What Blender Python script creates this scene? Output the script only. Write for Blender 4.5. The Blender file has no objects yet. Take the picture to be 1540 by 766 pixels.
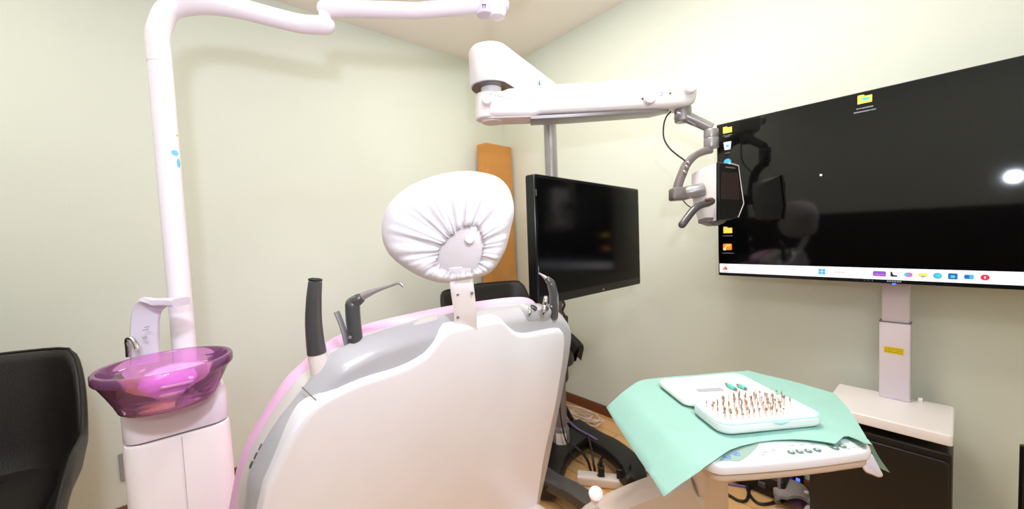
import bpy, bmesh, math, random
from mathutils import Vector as V, Matrix
from mathutils.geometry import delaunay_2d_cdt

random.seed(7)
SC = bpy.context.scene
COL = SC.collection
R = math.radians
PI = math.pi

# ---------------------------------------------------------------- camera model (from the vanishing points of the two walls)
FL, CX, CY = 585.8, 770.0, 383.0
YAW, PIT, ROL = R(49.3014), R(2.97187), R(-2.41554)
CAM = V((2.33, -1.953, 1.148))
FW = V((-math.sin(YAW) * math.cos(PIT), math.cos(YAW) * math.cos(PIT), -math.sin(PIT)))
_rt = V((math.cos(YAW), math.sin(YAW), 0))
_up = _rt.cross(FW)
RT = _rt * math.cos(ROL) + _up * math.sin(ROL)
UP = -_rt * math.sin(ROL) + _up * math.cos(ROL)


def ray(x, y):
    return FW + RT * ((x - CX) / FL) - UP * ((y - CY) / FL)


def at(x, y, d):                      # point seen at a pixel, d metres deep
    return CAM + ray(x, y) * d


def onp(x, y, axis, v):               # point seen at a pixel, on the plane axis = v
    d = ray(x, y)
    return CAM + d * ((v - CAM[axis]) / d[axis])


def onplane(x, y, o, n):
    d = ray(x, y)
    return CAM + d * ((o - CAM).dot(n) / d.dot(n))


X, Y, Z = V((1, 0, 0)), V((0, 1, 0)), V((0, 0, 1))

# ---------------------------------------------------------------- materials


def lin(c):
    return tuple(((k / 255) / 12.92 if k / 255 <= 0.04045 else ((k / 255 + 0.055) / 1.055) ** 2.4) for k in c) + (1,)


def mat(name, rgb, rough=0.4, metal=0.0, var=0.04, scale=12.0, bump=0.0, bscale=80.0, spec=0.5, coat=0.0, emit=0.0, sheen=0.0, trans=0.0, sss=0.0):
    m = bpy.data.materials.new(name)
    m.use_nodes = True
    nt = m.node_tree
    b = nt.nodes['Principled BSDF']
    c = lin(rgb)
    tc = nt.nodes.new('ShaderNodeTexCoord')
    nz = nt.nodes.new('ShaderNodeTexNoise')
    nz.inputs['Scale'].default_value = scale
    nz.inputs['Detail'].default_value = 3
    nt.links.new(tc.outputs['Object'], nz.inputs['Vector'])
    rp = nt.nodes.new('ShaderNodeValToRGB')
    rp.color_ramp.elements[0].position = 0.3
    rp.color_ramp.elements[1].position = 0.7
    rp.color_ramp.elements[0].color = tuple(max(0, k * (1 - var)) for k in c[:3]) + (1,)
    rp.color_ramp.elements[1].color = tuple(min(1, k * (1 + var)) for k in c[:3]) + (1,)
    nt.links.new(nz.outputs['Fac'], rp.inputs['Fac'])
    nt.links.new(rp.outputs['Color'], b.inputs['Base Color'])
    b.inputs['Roughness'].default_value = rough
    b.inputs['Metallic'].default_value = metal
    b.inputs['Specular IOR Level'].default_value = spec
    b.inputs['Coat Weight'].default_value = coat
    b.inputs['Coat Roughness'].default_value = 0.08
    b.inputs['Sheen Weight'].default_value = sheen
    if emit:
        nt.links.new(rp.outputs['Color'], b.inputs['Emission Color'])
        b.inputs['Emission Strength'].default_value = emit
    if bump:
        n2 = nt.nodes.new('ShaderNodeTexNoise')
        n2.inputs['Scale'].default_value = bscale
        n2.inputs['Detail'].default_value = 4
        nt.links.new(tc.outputs['Object'], n2.inputs['Vector'])
        bp = nt.nodes.new('ShaderNodeBump')
        bp.inputs['Strength'].default_value = bump
        bp.inputs['Distance'].default_value = 0.003
        nt.links.new(n2.outputs['Fac'], bp.inputs['Height'])
        nt.links.new(bp.outputs['Normal'], b.inputs['Normal'])
    return m


def clear_mat(name, rgb, fac=0.12):
    """tinted clear plastic: light passes straight through, tinted, with a glossy surface"""
    m = bpy.data.materials.new(name)
    m.use_nodes = True
    nt = m.node_tree
    nt.nodes.remove(nt.nodes['Principled BSDF'])
    out = nt.nodes['Material Output']
    tr = nt.nodes.new('ShaderNodeBsdfTransparent')
    tr.inputs['Color'].default_value = lin(rgb)
    tl = nt.nodes.new('ShaderNodeBsdfDiffuse')
    tl.inputs['Color'].default_value = lin((236, 150, 222))
    gl = nt.nodes.new('ShaderNodeBsdfGlossy')
    gl.inputs['Roughness'].default_value = 0.04
    fr = nt.nodes.new('ShaderNodeFresnel')
    fr.inputs['IOR'].default_value = 1.45
    m1 = nt.nodes.new('ShaderNodeMixShader')
    m1.inputs[0].default_value = fac
    m2 = nt.nodes.new('ShaderNodeMixShader')
    nt.links.new(tr.outputs[0], m1.inputs[1])
    nt.links.new(tl.outputs[0], m1.inputs[2])
    nt.links.new(fr.outputs[0], m2.inputs[0])
    nt.links.new(m1.outputs[0], m2.inputs[1])
    nt.links.new(gl.outputs[0], m2.inputs[2])
    nt.links.new(m2.outputs[0], out.inputs['Surface'])
    return m


def wall_mat(name, rgb):
    m = mat(name, rgb, rough=0.75, var=0.025, scale=1.3, bump=0.12, bscale=160, spec=0.25)
    return m


def floor_mat():
    m = bpy.data.materials.new('wood_floor')
    m.use_nodes = True
    nt = m.node_tree
    b = nt.nodes['Principled BSDF']
    tc = nt.nodes.new('ShaderNodeTexCoord')
    br = nt.nodes.new('ShaderNodeTexBrick')
    br.inputs['Scale'].default_value = 1.0
    br.inputs['Brick Width'].default_value = 1.2
    br.inputs['Row Height'].default_value = 0.11
    br.inputs['Mortar Size'].default_value = 0.0015
    br.inputs['Color1'].default_value = lin((242, 196, 138))
    br.inputs['Color2'].default_value = lin((232, 184, 124))
    br.inputs['Mortar'].default_value = lin((150, 96, 50))
    nt.links.new(tc.outputs['Object'], br.inputs['Vector'])
    mp = nt.nodes.new('ShaderNodeMapping')
    mp.inputs['Scale'].default_value = (2, 26, 1)
    nt.links.new(tc.outputs['Object'], mp.inputs['Vector'])
    nz = nt.nodes.new('ShaderNodeTexNoise')
    nz.inputs['Scale'].default_value = 2.5
    nz.inputs['Detail'].default_value = 6
    nt.links.new(mp.outputs['Vector'], nz.inputs['Vector'])
    rp = nt.nodes.new('ShaderNodeValToRGB')
    rp.color_ramp.elements[0].color = (0.72, 0.66, 0.6, 1)
    rp.color_ramp.elements[1].color = (1.1, 1.05, 1.0, 1)
    nt.links.new(nz.outputs['Fac'], rp.inputs['Fac'])
    mx = nt.nodes.new('ShaderNodeMix')
    mx.data_type = 'RGBA'
    mx.blend_type = 'MULTIPLY'
    mx.inputs[0].default_value = 0.6
    nt.links.new(br.outputs['Color'], mx.inputs[6])
    nt.links.new(rp.outputs['Color'], mx.inputs[7])
    nt.links.new(mx.outputs[2], b.inputs['Base Color'])
    b.inputs['Roughness'].default_value = 0.35
    return m


M = {}
M['wall'] = wall_mat('pale_green_wallpaper', (228, 236, 226))
M['ceiling'] = wall_mat('ceiling_paper', (250, 243, 235))
M['floor'] = floor_mat()
M['brown'] = mat('brown_baseboard', (112, 62, 32), 0.45, var=0.12, scale=20)
M['white'] = mat('white_enamel', (244, 240, 242), 0.28, var=0.01)
M['lampwhite'] = mat('white_lamp_enamel', (243, 236, 243), 0.25, var=0.01)
M['warmwhite'] = mat('warm_white_plastic', (240, 229, 226), 0.32, var=0.012)
M['panel'] = mat('chair_back_white', (243, 239, 243), 0.25, var=0.01, coat=0.2)
M['rim'] = mat('warm_grey_plastic', (184, 182, 185), 0.28, var=0.015, coat=0.15)
M['strip'] = mat('light_beige_plastic', (214, 207, 203), 0.35, var=0.015)
M['seam'] = mat('grey_seam', (120, 114, 112), 0.6)
M['lightseam'] = mat('light_seam', (196, 182, 176), 0.6)
M['pink'] = mat('pink_upholstery', (240, 192, 226), 0.42, var=0.02, bump=0.08, bscale=200)
M['cloth'] = mat('white_nonwoven', (214, 209, 212), 0.85, var=0.012, bump=0.25, bscale=140, spec=0.15, sheen=0.2)
M['plate'] = mat('beige_plate', (190, 182, 181), 0.4, var=0.015)
M['darkgrey'] = mat('dark_grey_plastic', (72, 70, 70), 0.28, var=0.06, coat=0.3)
M['midgrey'] = mat('mid_grey_plastic', (118, 111, 108), 0.35, var=0.03)
M['silver'] = mat('silver_paint', (158, 155, 157), 0.34, metal=0.5, var=0.03)
M['chrome'] = mat('polished_steel', (205, 203, 205), 0.16, metal=1.0, var=0.03)
M['black'] = mat('black_plastic', (15, 14, 14), 0.42, var=0.1)
M['blackgloss'] = mat('black_gloss_bezel', (14, 14, 15), 0.2, var=0.05)
M['screen'] = mat('black_screen_glass', (6, 6, 7), 0.05, var=0.02, spec=0.5)
M['screenmatt'] = mat('black_screen_film', (5, 5, 6), 0.14, var=0.02, spec=0.22)
M['screen_darkener'] = mat('unseen_screen_darkener', (34, 30, 28), 0.5, var=0.1)  # for the added unseen panels that darken the screens' reflections
M['pedal'] = mat('pedal_grey', (168, 160, 158), 0.4, var=0.02)
M['leather'] = mat('black_leather', (30, 26, 24), 0.46, var=0.12, scale=6, bump=0.2, bscale=220)
M['piping'] = mat('black_piping', (22, 20, 19), 0.55)
M['card'] = mat('cardboard', (205, 148, 84), 0.85, var=0.05, bump=0.1, bscale=60, spec=0.1)
M['cardside'] = mat('cardboard_edge', (214, 160, 96), 0.85, var=0.05, spec=0.1)
M['bowl'] = clear_mat('pink_clear_plastic', (251, 220, 249), 0.2)
M['basin'] = mat('lilac_plastic', (222, 150, 226), 0.16, var=0.03, coat=0.5)
M['neck'] = mat('light_grey_neck', (236, 228, 238), 0.35, var=0.015)
M['spittoon'] = mat('cream_white_cover', (243, 234, 232), 0.34, var=0.012)
M['lavender'] = mat('pale_lavender_plastic', (222, 214, 226), 0.35, var=0.01)
M['mint'] = mat('mint_paper_sheet', (152, 196, 184), 0.8, var=0.02, bump=0.2, bscale=300, spec=0.15)
M['mintrim'] = mat('mint_gasket', (176, 230, 224), 0.4, var=0.02)
M['teal'] = mat('teal_plastic', (90, 205, 180), 0.4)
M['greylabel'] = mat('grey_label', (168, 172, 174), 0.6)
M['steel'] = mat('bur_steel', (220, 208, 194), 0.35, metal=0.2, var=0.1)
M['bronze'] = mat('bur_head_bronze', (174, 148, 126), 0.5, metal=0.3, var=0.2, scale=300)
M['film'] = mat('control_film', (206, 224, 220), 0.3, var=0.02)
M['filmdark'] = mat('control_film_grey_green', (150, 178, 168), 0.3, var=0.02)
M['button'] = mat('button_grey_green', (104, 124, 118), 0.4, var=0.05)
M['blueink'] = mat('blue_ink', (120, 150, 225), 0.5)
M['print'] = mat('grey_print', (150, 160, 160), 0.6)
M['beige'] = mat('beige_arm_plastic', (240, 226, 218), 0.38, var=0.015)
M['underside'] = mat('tray_underside', (222, 206, 194), 0.4, var=0.015)
M['yellow'] = mat('yellow_sticker', (232, 206, 30), 0.5)
M['ink'] = mat('dark_ink', (70, 62, 30), 0.6)
M['skyblue'] = mat('sky_blue_ink', (120, 196, 232), 0.5)
M['orange'] = mat('orange_ink', (244, 184, 60), 0.5)
M['green'] = mat('green_ink', (30, 150, 96), 0.5)
M['paperlabel'] = mat('white_label', (226, 218, 212), 0.6)
M['cable'] = mat('black_cable', (30, 26, 25), 0.5)
M['whitecable'] = mat('cream_cable', (222, 206, 186), 0.5)
M['purple'] = mat('purple_cable', (128, 104, 148), 0.5)
M['blueled'] = mat('blue_led', (60, 90, 255), 0.4, emit=3.0)
M['taskbar'] = mat('lit_taskbar', (222, 228, 242), 0.4, emit=0.75, var=0.02)
M['e_yellow'] = mat('lit_yellow', (236, 206, 84), 0.4, emit=0.6)
M['e_white'] = mat('lit_white', (214, 220, 228), 0.4, emit=0.5)
M['e_blue'] = mat('lit_blue', (72, 160, 226), 0.4, emit=0.6)
M['e_navy'] = mat('lit_navy', (30, 92, 178), 0.4, emit=0.6)
M['e_purple'] = mat('lit_purple', (116, 84, 190), 0.4, emit=0.6)
M['e_red'] = mat('lit_red', (216, 30, 66), 0.4, emit=0.6)
M['e_orange'] = mat('lit_orange', (232, 130, 50), 0.4, emit=0.6)
M['e_grey'] = mat('lit_grey', (150, 154, 164), 0.4, emit=0.4)
M['e_teal'] = mat('lit_teal', (60, 196, 190), 0.4, emit=0.6)
M['e_pink'] = mat('lit_pink', (210, 90, 170), 0.4, emit=0.6)
M['darkglass'] = mat('tinted_window', (58, 46, 44), 0.1, var=0.1, spec=0.6)

# ---------------------------------------------------------------- mesh helpers
WLOC = {}


class MB:
    def __init__(s):
        s.v, s.f = [], []

    def add(s, vs, fs):
        o = len(s.v)
        s.v += [V(p) for p in vs]
        s.f += [tuple(i + o for i in f) for f in fs]
        return s

    def loft(s, rings, cap0=True, cap1=True, closed=True):
        n = len(rings[0])
        vs = [p for r in rings for p in r]
        fs = []
        for i in range(len(rings) - 1):
            for j in range(n if closed else n - 1):
                k = (j + 1) % n
                fs.append((i * n + j, i * n + k, (i + 1) * n + k, (i + 1) * n + j))
        if cap0:
            fs.append(tuple(range(n))[::-1])
        if cap1:
            fs.append(tuple((len(rings) - 1) * n + j for j in range(n)))
        return s.add(vs, fs)

    def slab(s, pts, O, U, W, N, prof, cap0=True, cap1=True):
        """outline pts (u, w) carried along N; prof = [(inset, height), ...]"""
        rings = []
        for ins, h in prof:
            rings.append([O + U * p[0] + W * p[1] + N * h for p in inset(pts, ins)])
        return s.loft(rings, cap0, cap1)

    def box(s, c, hx, hy, hz, U=X, W=Y, N=Z, r=0.004, e=None, seg=3):
        """box with rounded corners (r, seen along N) and rounded rims (e)"""
        e = min(r, hz * 0.9) if e is None else e
        pts = rrect(hx * 2, hy * 2, r, seg + 1)
        prof = [(e * (1 - math.sin(a)), -hz + e * (1 - math.cos(a))) for a in [PI / 2 * i / seg for i in range(seg + 1)]]
        prof += [(i, -h) for i, h in prof[::-1]]
        return s.slab(pts, V(c), U, W, N, prof)

    def tube(s, path, rad, n=14, cap=True, round_end=False):
        path = [V(p) for p in path]
        rads = rad if isinstance(rad, (list, tuple)) else [rad] * len(path)
        if round_end:
            a, b = path[0], path[-1]
            da, db = (path[0] - path[1]).normalized(), (path[-1] - path[-2]).normalized()
            pre = [(a + da * rads[0] * math.sin(t), rads[0] * math.cos(t)) for t in (1.45, 1.0, 0.5)]
            post = [(b + db * rads[-1] * math.sin(t), rads[-1] * math.cos(t)) for t in (0.5, 1.0, 1.45)]
            path = [p for p, _ in pre] + path + [p for p, _ in post]
            rads = [q for _, q in pre] + list(rads) + [q for _, q in post]
        fr = frames(path)
        rings = []
        for p, q, (a, b) in zip(path, rads, fr):
            rings.append([p + a * (q * math.cos(2 * PI * j / n)) + b * (q * math.sin(2 * PI * j / n)) for j in range(n)])
        return s.loft(rings, cap, cap)

    def sweep(s, path, w, t, side, n=16, p=4.0, cap=True):
        """flat rounded section, w along side, t across"""
        path = [V(q) for q in path]
        ws = w if isinstance(w, (list, tuple)) else [w] * len(path)
        ts = t if isinstance(t, (list, tuple)) else [t] * len(path)
        rings = []
        for i, q in enumerate(path):
            d = (path[min(i + 1, len(path) - 1)] - path[max(i - 1, 0)]).normalized()
            a = (side - d * side.dot(d)).normalized()
            b = d.cross(a)
            ring = []
            for j in range(n):
                th = 2 * PI * j / n + PI / n
                c_, s_ = math.cos(th), math.sin(th)
                k = (abs(c_) ** p + abs(s_) ** p) ** (-1 / p)
                ring.append(q + a * (c_ * k * ws[i] / 2) + b * (s_ * k * ts[i] / 2))
            rings.append(ring)
        return s.loft(rings, cap, cap)

    def lathe(s, prof, O, A=Z, n=32, cap=True, U=None):
        A = A.normalized()
        U = U or (X if abs(A.dot(X)) < 0.8 else Y)
        U = (U - A * U.dot(A)).normalized()
        W = A.cross(U)
        rings = [[O + A * h + (U * math.cos(2 * PI * j / n) + W * math.sin(2 * PI * j / n)) * max(q, 1e-5) for j in range(n)] for q, h in prof]
        return s.loft(rings, cap, cap)

    def cyl(s, a, b, r, n=20, e=None):
        a, b = V(a), V(b)
        L = (b - a).length
        e = min(r * 0.25, L * 0.2) if e is None else e
        return s.lathe([(r - e, 0), (r - e * 0.3, e * 0.3), (r, e), (r, L - e), (r - e * 0.3, L - e * 0.3), (r - e, L)], a, (b - a), n)

    def build(s, name, m, parent=None, angle=38, **tags):
        me = bpy.data.meshes.new(name)
        if parent is not None:
            base = WLOC[parent]
        else:
            xs, ys, zs = zip(*s.v)
            base = V(((min(xs) + max(xs)) / 2, (min(ys) + max(ys)) / 2, min(zs)))
        me.from_pydata([tuple(p - base) for p in s.v], [], s.f)
        bm = bmesh.new()
        bm.from_mesh(me)
        bmesh.ops.remove_doubles(bm, verts=bm.verts, dist=1e-6)
        bmesh.ops.recalc_face_normals(bm, faces=bm.faces)
        bm.to_mesh(me)
        bm.free()
        me.materials.append(m)
        for p in me.polygons:
            p.use_smooth = True
        me.set_sharp_from_angle(angle=R(angle))
        me.update()
        o = bpy.data.objects.new(name, me)
        COL.objects.link(o)
        if parent is not None:
            o.parent = parent
            WLOC[o] = base
        else:
            o.location = base
            WLOC[o] = base.copy()
        for k, q in tags.items():
            o[k] = q
        return o


def inset(pts, d):
    if abs(d) < 1e-9:
        return pts
    n = len(pts)
    area = sum(pts[i][0] * pts[(i + 1) % n][1] - pts[(i + 1) % n][0] * pts[i][1] for i in range(n))
    sg = 1 if area > 0 else -1
    out = []
    for i in range(n):
        a, b, c = pts[i - 1], pts[i], pts[(i + 1) % n]
        e1 = (b[0] - a[0], b[1] - a[1])
        e2 = (c[0] - b[0], c[1] - b[1])
        l1, l2 = math.hypot(*e1) or 1e-9, math.hypot(*e2) or 1e-9
        nx = -(e1[1] / l1 + e2[1] / l2)
        ny = e1[0] / l1 + e2[0] / l2
        ln = math.hypot(nx, ny) or 1e-9
        k = min(2.0 / ln, 1.6)
        out.append((b[0] + sg * nx / ln * d * k, b[1] + sg * ny / ln * d * k))
    return out


def rrect(w, h, r, n=5):
    r = min(r, w / 2 - 1e-4, h / 2 - 1e-4)
    out = []
    for cx, cy, a0 in ((w / 2 - r, h / 2 - r, 0), (-w / 2 + r, h / 2 - r, 90), (-w / 2 + r, -h / 2 + r, 180), (w / 2 - r, -h / 2 + r, 270)):
        for i in range(n):
            a = R(a0 + 90 * i / (n - 1))
            out.append((cx + r * math.cos(a), cy + r * math.sin(a)))
    return out


def frames(path):
    n = len(path)
    tg = [(path[min(i + 1, n - 1)] - path[max(i - 1, 0)]).normalized() for i in range(n)]
    a = tg[0].orthogonal().normalized()
    out = []
    for t in tg:
        a = (a - t * a.dot(t))
        a = a.normalized() if a.length > 1e-6 else t.orthogonal().normalized()
        out.append((a, t.cross(a)))
    return out


def crom(P, n=8, closed=False):
    """Catmull-Rom through the points (any dimension)"""
    P = [V(p) if not isinstance(p, V) else p for p in P]
    m = len(P)
    out = []
    for i in range(m if closed else m - 1):
        p1, p2 = P[i], P[(i + 1) % m]
        p0 = P[i - 1] if (closed or i > 0) else p1 * 2 - p2
        p3 = P[(i + 2) % m] if (closed or i + 2 < m) else p2 * 2 - p1
        for k in range(n):
            t = k / n
            out.append(0.5 * ((2 * p1) + (p2 - p0) * t + (2 * p0 - 5 * p1 + 4 * p2 - p3) * t * t + (3 * p1 - p0 - 3 * p2 + p3) * t ** 3))
    if not closed:
        out.append(P[-1].copy())
    return out


def resample(P, n, closed=True):
    P = list(P)
    Q = P + [P[0]] if closed else P
    L = [0]
    for a, b in zip(Q, Q[1:]):
        L.append(L[-1] + (b - a).length)
    out, j = [], 0
    for i in range(n):
        d = L[-1] * i / (n if closed else n - 1)
        while j < len(L) - 2 and L[j + 1] < d:
            j += 1
        t = (d - L[j]) / max(L[j + 1] - L[j], 1e-9)
        out.append(Q[j].lerp(Q[j + 1], min(max(t, 0), 1)))
    return out


def empty(name, loc, label, cat, group=None):
    o = bpy.data.objects.new(name, None)
    COL.objects.link(o)
    o.empty_display_size = 0.1
    o.location = loc
    WLOC[o] = V(loc)
    tag(o, label, cat, group)
    return o


def tag(o, label, cat, group=None):
    o['label'] = label
    o['category'] = cat
    if group:
        o['group'] = group
    return o


def struct(mb, name, m):
    o = mb.build(name, m)
    o['kind'] = 'structure'
    return o


def plainbox(x0, x1, y0, y1, z0, z1):
    m = MB()
    m.add([(x, y, z) for x in (x0, x1) for y in (y0, y1) for z in (z0, z1)],
          [(0, 1, 3, 2), (4, 6, 7, 5), (0, 4, 5, 1), (2, 3, 7, 6), (0, 2, 6, 4), (1, 5, 7, 3)])
    return m


# ---------------------------------------------------------------- the room
H, XM, YM = 2.4, 3.35, -3.15
struct(plainbox(-0.1, XM + 0.1, YM - 0.1, 0.1, -0.1, 0), 'floor', M['floor'])
struct(plainbox(-0.1, XM + 0.1, YM - 0.1, 0.1, H, H + 0.1), 'ceiling', M['ceiling'])
struct(plainbox(-0.1, 0, YM - 0.1, 0.1, 0, H), 'wall_left', M['wall'])
struct(plainbox(0, XM, 0, 0.1, 0, H), 'wall_right', M['wall'])
struct(plainbox(XM, XM + 0.1, YM - 0.1, 0.1, 0, H), 'wall_front', M['wall'])
struct(plainbox(0, XM, YM - 0.1, YM, 0, H), 'wall_back', M['wall'])
bb = MB()
bb.slab([(0, 0), (0.012, 0), (0.012, 0.05), (0.006, 0.06), (0, 0.06)], V((0, YM, 0)), X, Z, Y, [(0, 0), (0, -YM)])
struct(bb, 'baseboard_left', M['brown'])
bb = MB()
bb.slab([(0, 0), (-0.012, 0), (-0.012, 0.05), (-0.006, 0.06), (0, 0.06)], V((0.012, 0, 0)), Y, Z, X, [(0, 0), (0, XM - 0.012)])
struct(bb, 'baseboard_right', M['brown'])

struct(plainbox(0.02, XM - 0.02, YM + 0.001, YM + 0.012, 0.0, 1.22), 'added_dark_panel_1', M['screen_darkener'])  # added unseen dark panel: darkens the television's reflection and cuts bounce light
struct(plainbox(XM - 0.012, XM - 0.001, YM + 0.02, -1.0, 0.0, 1.0), 'added_dark_panel_2', M['screen_darkener'])  # second added panel out of view, darkening the monitor's reflection

# lamp strengths
FLASH, ELEV = 50, 0.47
LAMPS = ((0.75, -2.7), (0.8, -0.8), (1.72, -1.0), (2.85, -2.35))
CEIL, EXPO = (6, 6, 20, 9), 0.0
FILLSPOT = 135
LAMPC = ((1.0, 0.92, 0.82), (1.0, 0.9, 0.76), (1.0, 0.92, 0.82), (1.0, 0.98, 1.06))

# ---------------------------------------------------------------- dental chair
O = at(700, 485, 0.82)
TL = R(13)
N = V((math.cos(TL), 0, -math.sin(TL)))      # out of the rear of the backrest
W = V((math.sin(TL), 0, math.cos(TL)))
U = Y


def bp(x, y, off=0.0):                        # pixel -> (u, w) on the backrest plane shifted by off along N
    q = onplane(x, y, O + N * off, N) - O
    return V((q.dot(U), q.dot(W)))


chair = empty('dental_chair', (1.35, O.y, 0), 'white dental chair seen from behind, pink upholstery edging and grey shell', 'dental chair')

# white rear panel
pan = [(392, 766), (412, 709), (444, 646), (481, 605), (543, 574), (600, 556), (629, 542), (640, 535), (652, 522), (662, 508), (672, 499), (683, 494), (751, 480), (757, 483), (776, 500), (787, 503), (800, 502), (838, 495), (847, 499), (850, 510), (848, 540), (837, 610), (819, 691), (808, 766)]
p2 = [bp(*p) for p in pan]
p2 += [V((0.31, -0.72)), V((0.22, -0.75)), V((-0.28, -0.75)), V((-0.39, -0.70)), V((-0.40, -0.45))]
panel2 = p2
pts = resample(crom(p2, 5, True), 150)
m = MB()
m.slab(pts, O, U, W, N, [(0, -0.05), (0, -0.010), (0.0010, -0.005), (0.003, -0.001), (0.007, 0.0015), (0.012, 0.0025)])
m.build('back_cover', M['panel'], chair, angle=30)

# grey shell around the panel
OFF = -0.055
rim = [(365, 766), (370, 728), (376, 709), (393, 673), (416, 635), (443, 601), (459, 580), (474, 560), (494, 535), (525, 518), (548, 507), (580, 496), (611, 487), (645, 479), (683, 471), (724, 464), (760, 461), (800, 458), (822, 460), (838, 468), (847, 480), (850, 490)]
r2 = [bp(*p, OFF) for p in rim]
r2 += [V((0.404, -0.17)), V((0.398, -0.32)), V((0.37, -0.66)), V((0.33, -0.73)), V((-0.30, -0.74)), V((-0.40, -0.68)), V((-0.43, -0.45))]
pts = resample(crom(r2, 5, True), 170)
m = MB()
m.slab(pts, O, U, W, N, [(0.004, OFF - 0.004), (0, OFF - 0.002), (0, OFF + 0.001), (0.003, -0.042), (0.009, -0.028), (0.018, -0.016), (0.028, -0.010)])
m.build('back_shell', M['rim'], chair, angle=40)
# seam across the shell on the left shoulder
m = MB()
a, b = bp(455, 584, -0.03), bp(481, 606, -0.01)
m.tube([O + U * a.x + W * a.y + N * -0.034, O + U * (a.x * .5 + b.x * .5) + W * (a.y * .5 + b.y * .5) + N * -0.0165, O + U * b.x + W * b.y + N * -0.0075], 0.0011, 8)
m.build('seam', M['seam'], chair)

# light edge strip with vents
OF2 = -0.105
st = [(357, 785), (361, 740), (370, 707), (389, 664), (420, 615), (447, 579), (470, 558), (496, 536), (525, 520), (550, 508), (590, 496), (629, 486), (683, 474), (724, 467), (775, 461), (805, 462)]
s2 = [bp(*p, OF2) for p in st]
mid = 0.0
s2 += [V((0.355, -0.07)), V((0.38, -0.14)), V((0.375, -0.32)), V((0.35, -0.66)), V((0.31, -0.72)), V((-0.32, -0.72)), V((-0.42, -0.62))]
pts = resample(crom(s2, 5, True), 170)
m = MB()
m.slab(pts, O, U, W, N, [(0.006, -0.125), (0, -0.12), (0, -0.1), (0.004, -0.09), (0.010, -0.080), (0.018, -0.062), (0.024, -0.0595)])
m.build('edge_strip', M['strip'], chair)
for x, y in ((378, 699), (385, 686), (392, 673)):
    a = bp(x, y, -0.088)
    c = O + U * a.x + W * a.y + N * -0.087
    m = MB()
    m.box(c, 0.0022, 0.0058, 0.004, U=(U * 0.9 + W * -0.4).normalized(), W=(W * 0.9 + U * 0.4).normalized(), N=N, r=0.002)
    m.build('vent', M['darkgrey'], chair)

# pink cushion
OF3 = -0.16
cu = [(333, 815), (344, 768), (358, 700), (372, 665), (390, 634), (426, 577), (462, 542), (494, 516), (548, 491), (611, 475), (674, 462), (724, 454), (774, 448), (798, 450)]
c2 = [bp(*p, OF3) for p in cu]
c2 += [V((0.375, -0.09)), V((0.385, -0.16)), V((0.38, -0.3)), V((0.35, -0.62)), V((0.30, -0.69)), V((-0.33, -0.69)), V((-0.43, -0.58))]
pts = resample(crom(c2, 6, True), 190)
m = MB()
R0 = 0.03
prof = [(R0 * (1 - math.cos(t)), OF3 + R0 * math.sin(t)) for t in [1.5, 1.25, 1.0, 0.75, 0.5, 0.25, 0, -0.25, -0.5, -0.8, -1.1, -1.4]]
m.slab(pts, O, U, W, N, prof + [(0.045, OF3 - 0.036)])
m.build('back_cushion', M['pink'], chair, angle=60)

# seat, leg rest and base (ahead of the back)
yb = O.y
m = MB()
m.box((1.08, yb, 0.47), 0.30, 0.265, 0.055, r=0.09, e=0.04, seg=5)
m.build('seat_cushion', M['pink'], chair)
m = MB()
m.sweep([(0.80, yb, 0.46), (0.66, yb, 0.40), (0.5, yb, 0.30), (0.40, yb, 0.22)], [0.46, 0.46, 0.42, 0.36], [0.08, 0.08, 0.08, 0.06], Y, 24)
m.build('leg_rest', M['pink'], chair)
m = MB()
m.box((1.12, yb, 0.385), 0.30, 0.22, 0.05, r=0.05, e=0.02)
m.build('seat_frame', M['panel'], chair)
m = MB()
m.slab(rrect(0.56, 0.34, 0.08, 6), V((1.14, yb, 0)), X, Y, Z, [(0, 0), (0, 0.05), (0.01, 0.065), (0.06, 0.085), (0.075, 0.12), (0.075, 0.36)])
m.build('pedestal', M['panel'], chair)
m = MB()
m.box((1.36, yb, 0.40), 0.10, 0.12, 0.055, r=0.03)
m.build('hinge_cover', M['rim'], chair)

# headrest bracket (white curved post)
m = MB()
pth = [at(703, 506, 0.856), at(701, 490, 0.845), at(699.5, 470, 0.822), at(697, 447, 0.803), at(694, 424, 0.787), at(692, 402, 0.787)]
side = (RT * 1.0 + Y * 0.3).normalized()
m.sweep(crom(pth, 4), 0.0475, 0.024, side, 24, 7)
brk = m.build('headrest_bracket', M['white'], chair)
for x, y in ((690, 442), (711, 440), (690, 476)):
    m = MB()
    c = at(x, y, 0.80 if y < 460 else 0.825)
    m.cyl(c, c - FW * 0.017, 0.003, 12)
    m.build('screw', M['midgrey'], brk)
m = MB()
m.box(at(693, 408, 0.787), 0.0235, 0.007, 0.016, U=RT, W=UP, N=FW, r=0.003)
m.build('clamp', M['plate'], brk)
m = MB()
c = bp(635, 483, -0.06)
m.box(O + U * c.x + W * c.y + N * -0.055, 0.03, 0.006, 0.012, U=(U + W * 0.12).normalized(), W=W, N=N, r=0.005)
m.build('release_tab', M['strip'], chair)

# headrest: pad inside a gathered cover
out_px = [(577, 325), (574, 352), (580, 374), (592, 390), (618, 409), (644, 421), (668, 426), (690, 424), (717, 418), (736, 411), (748, 398), (760, 376), (768, 345), (773, 320), (771, 300), (763, 280), (745, 265), (713, 258), (679, 259), (640, 269), (610, 284), (589, 302)]
in_px = [(659, 378), (657, 390), (664, 404), (676, 409), (692, 409), (705, 409), (716, 404), (722, 395), (727, 376), (726, 356), (718, 342), (705, 338), (688, 346), (674, 357), (664, 368)]
DH = 0.80
cc = V((692.0, 376.0))


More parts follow.
